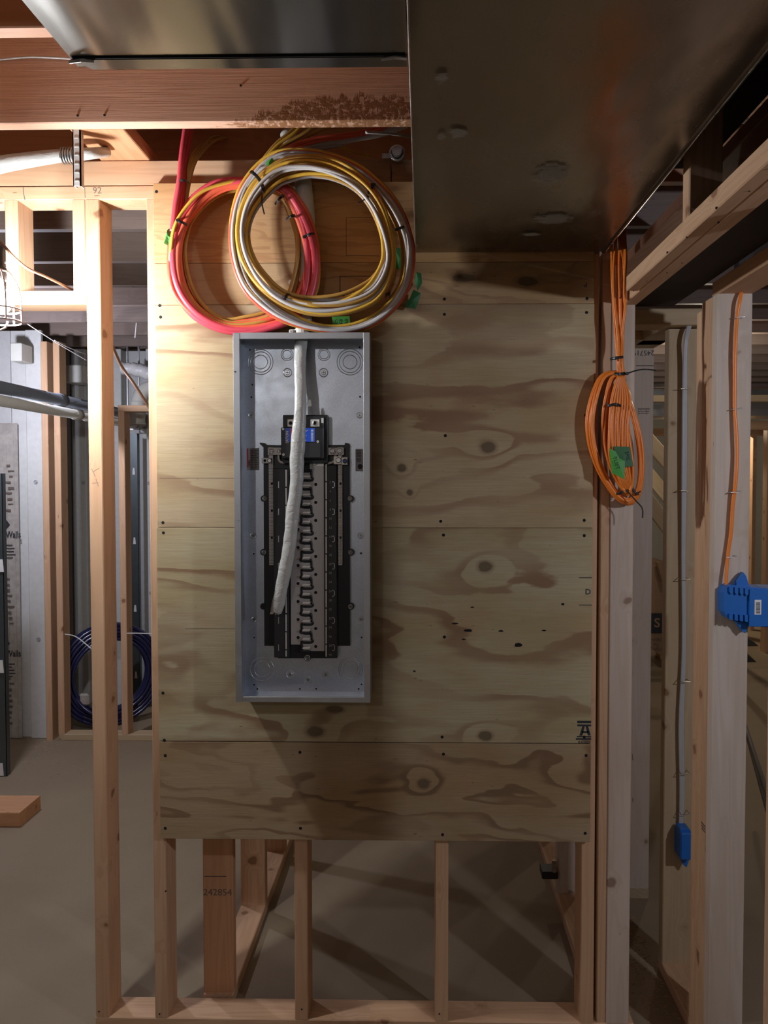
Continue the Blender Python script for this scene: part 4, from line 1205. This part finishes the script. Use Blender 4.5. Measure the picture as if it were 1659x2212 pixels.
OO = [(1322, 803), (1296, 812), (1277, 850), (1267, 905), (1272, 960), (1288, 1010), (1310, 1050), (1335, 1080), (1362, 1089), (1382, 1065), (1389, 1010), (1385, 950), (1370, 890), (1352, 840), (1342, 808)]
OI = [(1336, 812), (1324, 822), (1318, 860), (1312, 905), (1312, 955), (1322, 1000), (1335, 1030), (1348, 1050), (1357, 1060), (1362, 1045), (1362, 1000), (1356, 950), (1350, 900), (1345, 850), (1342, 815)]
us = [0, .05, .11, .17, .21, .25, .31, .8, .86, .92, .97, .13, .08, .9]
for i, u in enumerate(us):
    ring_strand(OO, OI, u, -1.3 - .17 * (i % 9), 6.6, ORANGEC, oc, 200 + i, amp=.06, yamp=.3, flatk=.9, n=70)
for k in range(8):
    x = 1318 + k * 5.5
    open_strand([(1336 + k, 812, -2.9), (x + 4, 860, -3.0), (x - 1, 920, -3.1 - .1 * (k % 2)), (x + rr.uniform(-3, 3), 990, -3.1), (1340 + k * 3, 1040, -2.9), (1352 + k * 1.5, 1070, -2.4)], 6.6, ORANGEC, oc, flatk=.9)
tie(oc, [(1318, 776, -2.6), (1330, 773, -3.2), (1346, 771, -2.6)], head=(1330, 774, -3.1))
tie(oc, [(1325, 806, -2.6), (1338, 808, -3.3), (1350, 806, -2.9)], head=(1354, 807, -3.0), tail=[(1354, 807, -3), (1376, 800, -3.6), (1394, 798, -4), (1417, 800, -4.3)])
tie(oc, [(1341, 877, -3.2), (1330, 873, -3.6), (1314, 877, -3.4)], head=(1316, 876, -3.5), tail=[(1314, 877, -3.5), (1308, 870, -3.6)])
tie(oc, [(1326, 1066, -1.8), (1338, 1066, -2.6), (1352, 1058, -2.6)], head=(1354, 1060, -2.8), tail=[(1356, 1062, -3), (1372, 1080, -3.2), (1387, 1098, -3.3), (1388, 1119, -3.3)])
tie(oc, [(1362, 1050, -2.6), (1372, 1064, -2.6)], head=(1377, 1067, -2.4), tail=[(1377, 1066, -2.4), (1384, 1061, -2.4)])
tape(oc, [(1325, 964), (1360, 965), (1369, 1007), (1348, 1009), (1330, 985)], -3.6, TAPED, wr=.08)
tape(oc, [(1316, 968), (1330, 975), (1338, 990), (1350, 996), (1349, 1035), (1322, 1022)], -3.9, TAPE, wr=.12)
text('TUST', 'pen_marking', .6, (W(1331, 1000, -4.1).x, -4.12, W(1331, 1000, -4.1).z), INK, oc, rot=(PI / 2, 1.3, 0))
text('SMC', 'pen_marking', .5, (W(1356, 985, -3.7).x, -3.72, W(1356, 985, -3.7).z), INK, oc, rot=(PI / 2, 1.35, 0))

# ---------------------------------------------------------------- orange cable stapled to the outer post
m = MB()
px_tube(m, [(1604, 622, -5.3, 7), (1598, 650, -5.6, 8), (1592, 688, -5.5, 8), (1588, 760, -5.5, 8.5), (1587, 840, -5.4, 8.5), (1587, 884, -5.4, 8), (1591, 940, -5.5, 8), (1592, 990, -5.5, 8), (1589, 1040, -5.5, 8.5), (1583, 1090, -5.4, 8.5), (1579, 1150, -5.4, 8.5), (1572, 1200, -5.4, 8), (1569, 1245, -5.6, 7.5), (1569, 1268, -5.7, 7.5)], div=8, flatk=.85, sides=10)
ocb = m.build('orange_cable', ORANGEC, smooth=True, origin=W(1588, 884, -5.4), label='single orange cable stapled down the outer post into the blue box', cat='cable')
for px, py in ((1592, 688), (1587, 884), (1583, 1062), (1575, 1201)):
    a, b = W(px - 10, py + 2, -5.0), W(px + 10, py - 1, -5.0)
    MB().tube([(a.x, -5.0, a.z), (a.x + .03, -5.65, a.z), (b.x, -5.7, b.z), (b.x, -5.0, b.z)], .045, n=6).build('staple', STEEL, ocb)
# knot-coloured nail holes of the plate above
# ---------------------------------------------------------------- blue multi-gang box
bb = empty('electrical_box', W(1610, 1365, -5.4), 'blue three-gang plastic box fixed to the outer post under the orange cable', 'electrical box')
def bx(m, x0, y0, x1, y1, Ya, Yb_, b=.05):
    a, c = W(x0, y1, Ya), W(x1, y0, Ya); m.box(a.x, c.x, Ya, Yb_, a.z, c.z, b)
m = MB()
p_ = pp([(1570, 1268), (1578, 1264), (1660, 1272), (1690, 1272), (1690, 1358), (1622, 1352), (1618, 1342), (1573, 1336), (1564, 1322), (1563, 1282)], -6.6)
m.prism(p_, -6.6, -3.4)
m.build('box_body', BLUEB, bb)
m = MB(); m.prism(pp([(1592, 1268), (1592, 1256), (1607, 1237), (1612, 1245), (1619, 1268)], -6.0), -6.0, -5.2); m.build('mounting_ear', BLUEB, bb)
m = MB(); m.prism(pp([(1590, 1342), (1620, 1346), (1610, 1368), (1604, 1362)], -6.0), -6.0, -5.2); m.build('mounting_ear', BLUEB, bb)
for k in range(4):
    x = 1576 + k * 11
    m = MB(); m.prism(pp([(x, 1268 + k), (x + 8, 1268 + k), (x + 8, 1280 + k * 1.2), (x + 4, 1284 + k * 1.2), (x, 1278 + k)], -6.85), -6.85, -6.55); m.build('cable_knockout', BLUEB, bb)
    m = MB(); m.prism(pp([(x, 1326 + k), (x + 7, 1326 + k), (x + 7, 1340 + k * 1.5), (x, 1338 + k * 1.5)], -6.85), -6.85, -6.55); m.build('cable_knockout', BLUEB, bb)
m = MB(); bx(m, 1619, 1274, 1690, 1354, -6.95, -6.6); m.build('gang_face', BLUEB, bb)
m = MB(); bx(m, 1630, 1296, 1645, 1328, -7.0, -6.95, .02); ll = m.build('white_label', WHITEL, bb)
m = MB(); rr2 = random.Random(1); y = 1301
while y < 1324:
    h = rr2.uniform(.6, 1.8); a, c = W(1633, y + h, -7.0), W(1642, y, -7.0); m.box(a.x, c.x, -7.01, -7.0, a.z, c.z); y += h + .9
m.build('bar_code', INK, ll)
# grey cables stapled on the stud across the passage, ending in a small blue box
gc = None
for k in range(3):
    m = MB(); px_tube(m, [(1493 - k * 3, 700, 9.8, 5), (1484 - k * 2, 735, 9.6, 6), (1482 - k * 2.5, 800, 9.9, 6), (1481 - k * 3, 1000, 10.0, 6), (1478 - k * 2, 1200, 10.2, 6), (1479 - k * 2, 1400, 10.2, 6), (1474 - k * 3, 1560, 10.2, 6), (1476 - k * 3, 1700, 10.2, 6), (1472 - k * 2, 1800, 10.2, 5)], div=5, sides=8)
    if gc is None: gc = m.build('grey_cable', GREYC, smooth=True, origin=W(1480, 1800, 10), label='bundle of grey cables stapled down the stud across the passage', cat='cable')
    else: m.build('cable', GREYC, gc, smooth=True)
for py in (841, 1060, 1250, 1470, 1668, 1755):
    a, b = W(1468, py, 10.0), W(1487, py, 10.0)
    MB().tube([(a.x, 10.7, a.z), (a.x, 9.4, a.z), (b.x, 9.4, b.z), (b.x, 10.7, b.z)], .05, n=5).build('staple', COPPER, gc)
q = W(1478, 1870, 9.5); sb = empty('electrical_box', (q.x, 9.5, q.z), 'small dark blue plastic box at the foot of the grey cables', 'electrical box')
m = MB(); a, c = W(1464, 1850, 9.2), W(1492, 1792, 9.2); m.box(a.x, c.x, 8.2, 10.6, a.z, c.z, .15); m.build('box_body', BLUEB, sb)
m = MB(); m.prism(pp([(1468, 1848), (1490, 1848), (1482, 1872), (1476, 1868)], 9.6), 9.4, 10.4); m.build('mounting_ear', BLUEB, sb)
m = MB(); a, c = W(1467, 1798, 8.9), W(1488, 1788, 8.9); m.box(a.x, c.x, 8.6, 10.2, a.z, c.z, .05); m.build('cable_clamp', BLUEB, sb)

# ================================================================== WORK LAMP
wl = empty('work_lamp', W(0, 640, -10.6), 'caged work lamp glowing on a black cord beside the door opening', 'work lamp')
LX, LZ, LY = W(-4, 638, -10.6).x, W(0, 638, -10.6).z, -10.6
def glass():
    g = G('glowing_bulb', .5); g.col((1, 1, 1))
    g.b.inputs['Emission Color'].default_value = (.93, .95, 1.0, 1)
    g.b.inputs['Emission Strength'].default_value = WORK_LAMP_STRENGTH
    return g.m
prof = [(0, -1.75), (.5, -1.7), (.95, -1.4), (1.2, -.9), (1.2, -.4), (1.0, .15), (.65, .75), (.5, 1.2), (.5, 1.5)]
MB().lathe(prof, (LX, LY, LZ), 24).build('bulb', glass(), wl, smooth=True)
MB().lathe([(0, 1.45), (.75, 1.45), (.8, 1.7), (.8, 2.6), (.62, 2.8), (.55, 4.6), (.4, 4.8), (0, 4.8)], (LX, LY, LZ), 20).build('handle', RUBBER, wl, smooth=False)
CAGE = plain('orange_white_cage', (.85, .62, .52), .4)
for k in range(6):
    t = 2 * PI * k / 6 + .3
    P = [(r, z) for r, z, _ in smooth_path([(.8, 2.4, 0), (1.25, 1.9, 0), (1.75, .9, 0), (1.98, -.3, 0), (2.02, -1.4, 0), (2.05, -2.5, 0)], 4)]
    MB().tube([(LX + r * math.cos(t), LY + r * math.sin(t), LZ + z) for r, z in P], .09, n=6).build('cage_rib', CAGE, wl, smooth=True)
for z, r in ((-1.35, 2.03), (-2.5, 2.05), (2.3, .85)):
    MB().ring((LX, LY, LZ + z), r, .09, 32, 6, normal='z').build('cage_ring', CAGE, wl, smooth=True)
MB().tube([(LX + .9, LY, LZ - 2.5), (LX + .7, LY, LZ - 3.1), (LX, LY, LZ - 3.4), (LX - .7, LY, LZ - 3.1), (LX - .9, LY, LZ - 2.5)], .1, n=6).build('hanging_hook', CAGE, wl, smooth=True)
m = MB(); pts = [W(-4, 524, -10.6) + Vector((0, 0, .3)), W(10, 532, -10.4), W(30, 555, -9.6), W(60, 580, -7), W(100, 598, -4), W(140, 618, 0), W(158, 628, 3.8), W(170, 640, 8)]
m.tube([Vector(p) for p in [tuple(s) for s in smooth_path([tuple(p) for p in pts], 6)]], .14, n=8)
m.build('cord', BROWNC, wl, smooth=True)

# ================================================================== LEFT CEILING: conduit, clamp, strap
m = MB(); px_tube(m, [(-60, 372, -5, 40), (0, 356, -5, 36), (60, 346, -5, 32), (120, 338, -5, 28), (160, 335, -5, 26), (200, 331, -5, 24), (230, 328, -3, 22)], div=6, sides=16, flatk=.95, wob=.03)
cdt = m.build('grey_conduit_cable', WSH, smooth=True, label='thick grey cable running under the joists at the left, held by a metal clamp', cat='cable', origin=W(100, 340, -5))
q = W(147, 337, -5)
for k in range(5):
    MB().ring((q.x - .5 + k * .27, -5, q.z), .78, .1, 20, 6, normal='x').build('clamp_ring', GALV, cdt, smooth=True)
m = MB(); a, c = W(159, 402, -7.2), W(174, 300, -7.2)
m.box(a.x, c.x, -7.3, -7.1, a.z, c.z + 1.4).box(a.x, a.x + .1, -7.3, -6.5, a.z, c.z + 1.4).box(c.x - .1, c.x, -7.3, -6.5, a.z, c.z + 1.4)
for k in range(6):
    z = a.z + .4 + k * .85; m.box(a.x + .15, c.x - .15, -7.36, -7.29, z, z + .12)
m.build('metal_strap', plain('white_strap', (.62, .60, .57), .5, .2), label='notched pale metal strap hanging beside the orange blocking', cat='bracket')
# white wire above at the left
m = MB(); px_tube(m, [(-30, 130, -9.2, 5), (0, 128, -9.2, 5), (60, 123, -9.2, 5), (110, 124, -9.2, 5), (160, 127, -9.2, 5)], div=5)
m.build('white_wire', WHITEC, smooth=True, label='thin white wire along the face of the stained joist by the left duct', cat='wire')
# ring clamp at the wall plate
q = W(858, 330, -.6)
pc = MB().ring((q.x, -.5, q.z), .75, .16, 22, 8, normal='y').ring((q.x, -.25, q.z), .72, .12, 22, 8, normal='y')
pc.cyl((q.x, -1.2, q.z), (q.x, .2, q.z), .55, 20)
a = W(825, 338, -.5); pc.box(a.x, q.x - .6, -.75, -.45, a.z - .25, a.z + .25, .05)
pc = pc.build('pipe_clamp', GALV, label='round galvanised pipe clamp on the upper plate beside the big duct', cat='clamp', origin=(q.x, -.5, q.z))
MB().cyl((a.x + .35, -.75, a.z), (a.x + .35, -.95, a.z), .18, 6).build('clamp_bolt', STEEL, pc)

# ================================================================== BACK ROOM AT THE LEFT
def pipe(name, x, z, r, mat, lab, y0=20, y1=300, coup=()):
    o = MB().cyl((x, y0, z), (x, y1, z), r, 20).build(name, mat, origin=(x, y0, z), smooth=True, label=lab, cat='pipe')
    for y in coup: MB().cyl((x, y, z), (x, y + 2.4, z), r + .2, 20).build('coupling', mat, o, smooth=True)
    return o
pipe('insulated_pipe', -77.5, 77.7, 1.2, FOAM, 'dark insulated pipe running above the pale drain pipe', coup=(78, 140, 200))
pipe('drain_pipe', -77.2, 75.2, 1.05, PVC, 'pale plastic drain pipe slung below the dark insulated pipe', coup=(85, 91, 130, 160))
hg = MB()
for y in (120,): hg.box(-78.9, -78.7, y, y + .8, 74, 96).box(-75.9, -75.7, y, y + .8, 74, 96).box(-78.9, -75.7, y, y + .8, 73.9, 74.1)
hg.build('pipe_hanger', GALV, label='metal hanger carrying the two parallel pipes', cat='hanger', kind=None, origin=(-77, 60, 96))
def curve_obj(name, pts, r, mat, lab, cat, n=10):
    P = [Vector(tuple(s)) for s in smooth_path([tuple(p) for p in pts], 6)]
    return MB().tube(P, r, n=n).build(name, mat, smooth=True, label=lab, cat=cat, origin=P[0])
curve_obj('blue_pipe', [W(200, 540, 60), W(250, 560, 60), W(290, 565, 60), W(340, 563, 60), W(420, 560, 60)], .42, PEXB, 'thin blue water pipe crossing behind the stud beside the board', 'pipe')
curve_obj('brown_wire', [W(190, 619, 55.9), W(236, 730, 60), W(262, 790, 66), W(290, 830, 66), W(330, 892, 66), W(380, 960, 66)], .3, BROWNC, 'brown wire sagging diagonally behind the stud beside the board', 'wire')
curve_obj('white_string', [W(140, 1370, 94), W(165, 1376, 92), W(198, 1402, 90)], .12, WHITEC, 'white string hanging from the far stud in front of the blue coil', 'string')
curve_obj('white_string', [W(274, 1368, 94), W(300, 1368, 94), W(340, 1369, 94)], .14, WHITEC, 'white string stretched level behind the stud beside the board', 'string')
# flexible duct and elbow
q = W(300, 850, 120)
eb = empty('plastic_elbow', (q.x, 120, q.z - 5), 'pale plastic drain elbow on the far wall above the pipes', 'pipe fitting')
P = [W(296, 915, 114), W(297, 900, 114), W(300, 870, 115), W(312, 845, 116), W(340, 835, 117)]
MB().tube([Vector(tuple(s)) for s in smooth_path([tuple(p) for p in P], 5)], 2.0, n=16).build('elbow', PVC, eb, smooth=True)
for a in (P[0], P[2]): MB().ring((a.x, a.y, a.z), 2.0, .3, 20, 6, normal='z').build('collar', PVC, eb, smooth=True)
m = MB(); P = [W(265, 795, 115), W(290, 797, 115), W(320, 806, 115), W(350, 812, 115)]
m.tube([Vector(tuple(s)) for s in smooth_path([tuple(p) for p in P], 8)], 1.7, n=14, wob=.25)
m.build('flexible_duct', WHITEC, smooth=True, label='crumpled white flexible duct above the drain elbow', cat='duct')
m = MB()
m.tube([Vector(tuple(s)) for s in smooth_path([tuple(W(a, b, 90)) for a, b in ((262, 640), (275, 650), (290, 668), (297, 684), (295, 700), (292, 730))], 6)], .18, n=6)
m.build('white_wire', WHITEC, smooth=True, label='thin white wire dangling from the joists seen beside the left stud', cat='wire')
# boxes and ducts up in the bright haze
for k, (a, b, c, d, Y) in enumerate(((22, 740, 46, 780, 90), (84, 768, 105, 800, 110), (138, 788, 182, 826, 112))):
    p0, p1 = W(a, d, Y), W(c, b, Y)
    MB().box(p0.x, p1.x, Y, Y + 5, p0.z, p1.z, .2).build('junction_box', PVC, label=['pale box fixed highest on the hazy ceiling at the left', 'pale box between the far studs above the pipes', 'wide pale box just above the dark insulated pipe'][k], cat='box')
# galvanised posts with clips
def metal_post(x0, x1, y, z0, z1, lab, clips):
    o = MB().box(x0, x1, y, y + .1, z0, z1).box(x0, x0 + .1, y, y + 1.4, z0, z1).box(x1 - .1, x1, y, y + 1.4, z0, z1).build('metal_post', plain('dull_steel_%d' % int(abs(x0)), (.12, .14, .145), .4, .7), label=lab, cat='post')
    for z in clips:
        c = (x0 + x1) / 2; MB().prism([(c - .38, z - .9), (c + .38, z - .9), (c + .2, z + .9), (c - .2, z + .9)], y - .04, y + .0).build('clip', WHITEL, o)
    return o
a = W(0, 1660, 73)
metal_post(-89.5, W(12, 1500, 73).x, 73, FL, 62, 'dull steel post with pale clips at the picture edge by the printed film', ())
for py in (1222, 1440, 1662):
    q = W(3, py, 72.9); MB().prism([(q.x - .6, q.z - 1.3), (q.x + .5, q.z - 1.3), (q.x + .3, q.z + 1.3), (q.x - .4, q.z + 1.3)], 72.8, 72.95).build('pale_clip', WHITEL, bpy.data.objects['metal_post'])
a0, a1 = W(283, 1300, 119), W(301, 1300, 119)
metal_post(a0.x, a1.x, 119, FL, W(290, 936, 119).z, 'dull steel post with pale clips standing before the far wall near the blue coil', [W(290, y, 119).z for y in (1018, 1168, 1314, 1458)])
# blue pipe coil
q = W(239, 1455, 106.5)
pc_ = empty('pipe_coil', (q.x, 106.5, FL), 'big coil of dark blue water pipe standing against the far wall', 'pipe coil')
rr = random.Random(9)
ang = math.radians(36)
for k in range(15):
    R = 12.6 - (k % 5) * .85; off = (k // 5) * .95 - .95
    tl = rr.uniform(-.03, .03); P = []
    for i in range(48):
        t = 2 * PI * i / 48; x = R * math.cos(t); z = R * math.sin(t)
        P.append((q.x + x * math.cos(ang) - off * math.sin(ang), 106.5 + x * math.sin(ang) + off * math.cos(ang) + z * tl, FL + 13.0 + z))
    MB().tube(P, .5, n=8, closed=True).build('pipe_turn', PEX, pc_, smooth=True)
P = []
for i in range(20):
    t = math.radians(150 + 110 * i / 19); x = 9 * math.cos(t); z = 10.2 * math.sin(t)
    P.append((q.x + x + 1.2, 101.0, FL + 14.0 + z))
MB().tube(P, .5, n=8).build('loose_turn', PEX, pc_, smooth=True)
MB().box(q.x - 5.8, q.x - 3.4, 101.0, 102.0, FL + 6.5, FL + 9.5, .5).build('plastic_wrap', FOIL, pc_)
# lumber offcut on the floor, left
lumber('wood_offcut', -86, -72.2, 50, 57.5, FL, FL + 2.6, PINE_ORANGE, label='orange-brown lumber offcut lying on the slab at the picture edge', cat='lumber')

# ================================================================== RIGHT BACKGROUND
q = W(1425, 1420, 165)
cb_ = empty('cardboard_box', (q.x, 165, FL), 'tilted brown cardboard box with a black logo, seen through the narrow passage', 'cardboard box')
m = MB(); m.prism(pp([(1395, 1205), (1442, 1215), (1442, 1255), (1442, 1424), (1395, 1395)], 165), 165, 180); m.build('carton', CARD, cb_)
m = MB(); m.prism(pp([(1418, 1215), (1424, 1213), (1436, 1250), (1430, 1256)], 162), 161, 163); m.build('flap', CARD, cb_)
p = W(1419, 1346, 164.6); m = MB()
m.box(p.x - 2, p.x + 2, 164.5, 164.9, p.z - 3.2, p.z + 3.2, .1); m.build('printed_emblem', INK, cb_)
text('S', 'printed_letter', 4.2, (p.x, 164.4, p.z), CARD, cb_, bold=.1)
for k, s in enumerate(('WIRE', 'MC', 'CABLE')):
    a = W(1418, 1382 + k * 10, 164.6); text(s, 'printed_lettering', 1.4, (a.x, 164.6, a.z), INKSOFT, cb_)
for k, (a, b) in enumerate((((1606, 1555), (1664, 1735)), ((1609, 1570), (1660, 1755)))):
    p0, p1 = W(*a[:2], 60), W(*b[:2], 10)
    MB().tube([p0, p1], .35, n=8).build('metal_rod', plain('dark_rod_%d' % k, (.12, .12, .12), .4, .6), label=['dark metal rod leaning behind the outer post, the upper of two', 'dark metal rod leaning behind the outer post, the lower of two'][k], cat='rod')
lumber('wood_offcut', 82, 100, 180, 186, FL, FL + 2, PINE, label='pale board end lying on the slab below the blue box', cat='lumber')
for k, (px, py, Y) in enumerate(((1612, 1412, 175), (1618, 1375, 200))):
    q = W(px, py, Y); m = MB(); rr2 = random.Random(k)
    m.add([(q.x - 4, Y, FL), (q.x + 4, Y + 1, FL), (q.x + 2.5, Y + 7, FL + 2.5), (q.x - 1.5, Y + 6, FL + 4.5)], [(0, 1, 2), (0, 2, 3), (0, 3, 1), (1, 3, 2)])
    m.build('black_bag', RUBBER, label=['small crumpled black scrap on the slab past the outer post', 'farther crumpled black scrap on the slab past the outer post'][k], cat='scrap')
# far ceiling duct with bright seams
MB().box(40, 185, 205, 222, 84, 94).build('sheet_metal_duct', GALV, label='bright sheet metal duct crossing the far room', cat='duct')
# black bracket behind the board, low
a, c = W(1170, 1896, 26), W(1199, 1880, 26)
MB().box(a.x, c.x + .4, 25.5, 28, a.z, c.z, .1).build('black_bracket', BLACKP, label='black block sticking out of the partition under the board', cat='bracket')
a = W(1196, 1868, 26); MB().cyl((a.x, 25.6, a.z - .8), (a.x, 25.6, a.z + .9), .35, 10).build('valve_stub', COPPER, label='small brass stub above the black block', cat='valve')
# sawdust and shavings
def flakes(name, boxes, n, mat, lab, seed):
    rr = random.Random(seed); m = MB()
    for _ in range(n):
        x0, x1, y0, y1 = rr.choice(boxes); x = rr.uniform(x0, x1); y = rr.uniform(y0, y1); s = rr.uniform(.06, .35); a = rr.uniform(0, PI)
        dx, dy = math.cos(a) * s, math.sin(a) * s * .5; h = rr.uniform(.02, .12)
        m.add([(x - dx, y - dy, FL + .01), (x + dx, y - dy * .3, FL + .02), (x + dx, y + dy, FL + h), (x - dx * .6, y + dy, FL + h * .8)], [(0, 1, 2, 3)])
    return m.build(name, mat, label=lab, cat='debris', kind='stuff')
flakes('wood_shavings', [(23.4, 30, 4, 40), (26, 30.1, 2, 30)], 900, plain('shavings', (.42, .27, .15), .8, var=.3), 'loose wood shavings and sawdust on the slab between the two partitions', 4)
flakes('wood_shavings', [(-98, -70, 70, 94), (-92, -85, 80, 96)], 500, plain('shavings_dusty', (.36, .27, .18), .8, var=.3), 'loose sawdust on the slab at the foot of the far left partition', 5)
q = W(1305, 2190, 1)
MB().prism([(19.9, 0), (21.6, 0), (21.2, .14), (20.1, .22)], -.1, .2)
m = MB(); m.add([(19.9, .3, .01), (21.4, .2, .01), (22.3, .9, .06), (20.2, 1.5, .16)], [(0, 1, 2, 3)]); m.add([(19.9, .3, 0), (21.4, .2, 0), (22.3, .9, 0), (20.2, 1.5, 0)], [(3, 2, 1, 0)])
m.build('wood_chip', WHITEC, label='pale splinter lying on the plate at the foot of the right post', cat='splinter')
# thin white ceiling wires at the hazy left
for k, (a, b) in enumerate((((60, 700), (190, 780)), ((118, 735), (185, 765)))):
    curve_obj('ceiling_wire', [W(*a, 70), W((a[0] + b[0]) / 2, (a[1] + b[1]) / 2 + 2, 80), W(*b, 90)], .1, WHITEC, ['thin white wire slanting under the far joists, the longer of two', 'thin white wire slanting under the far joists, the shorter of two'][k], 'wire')
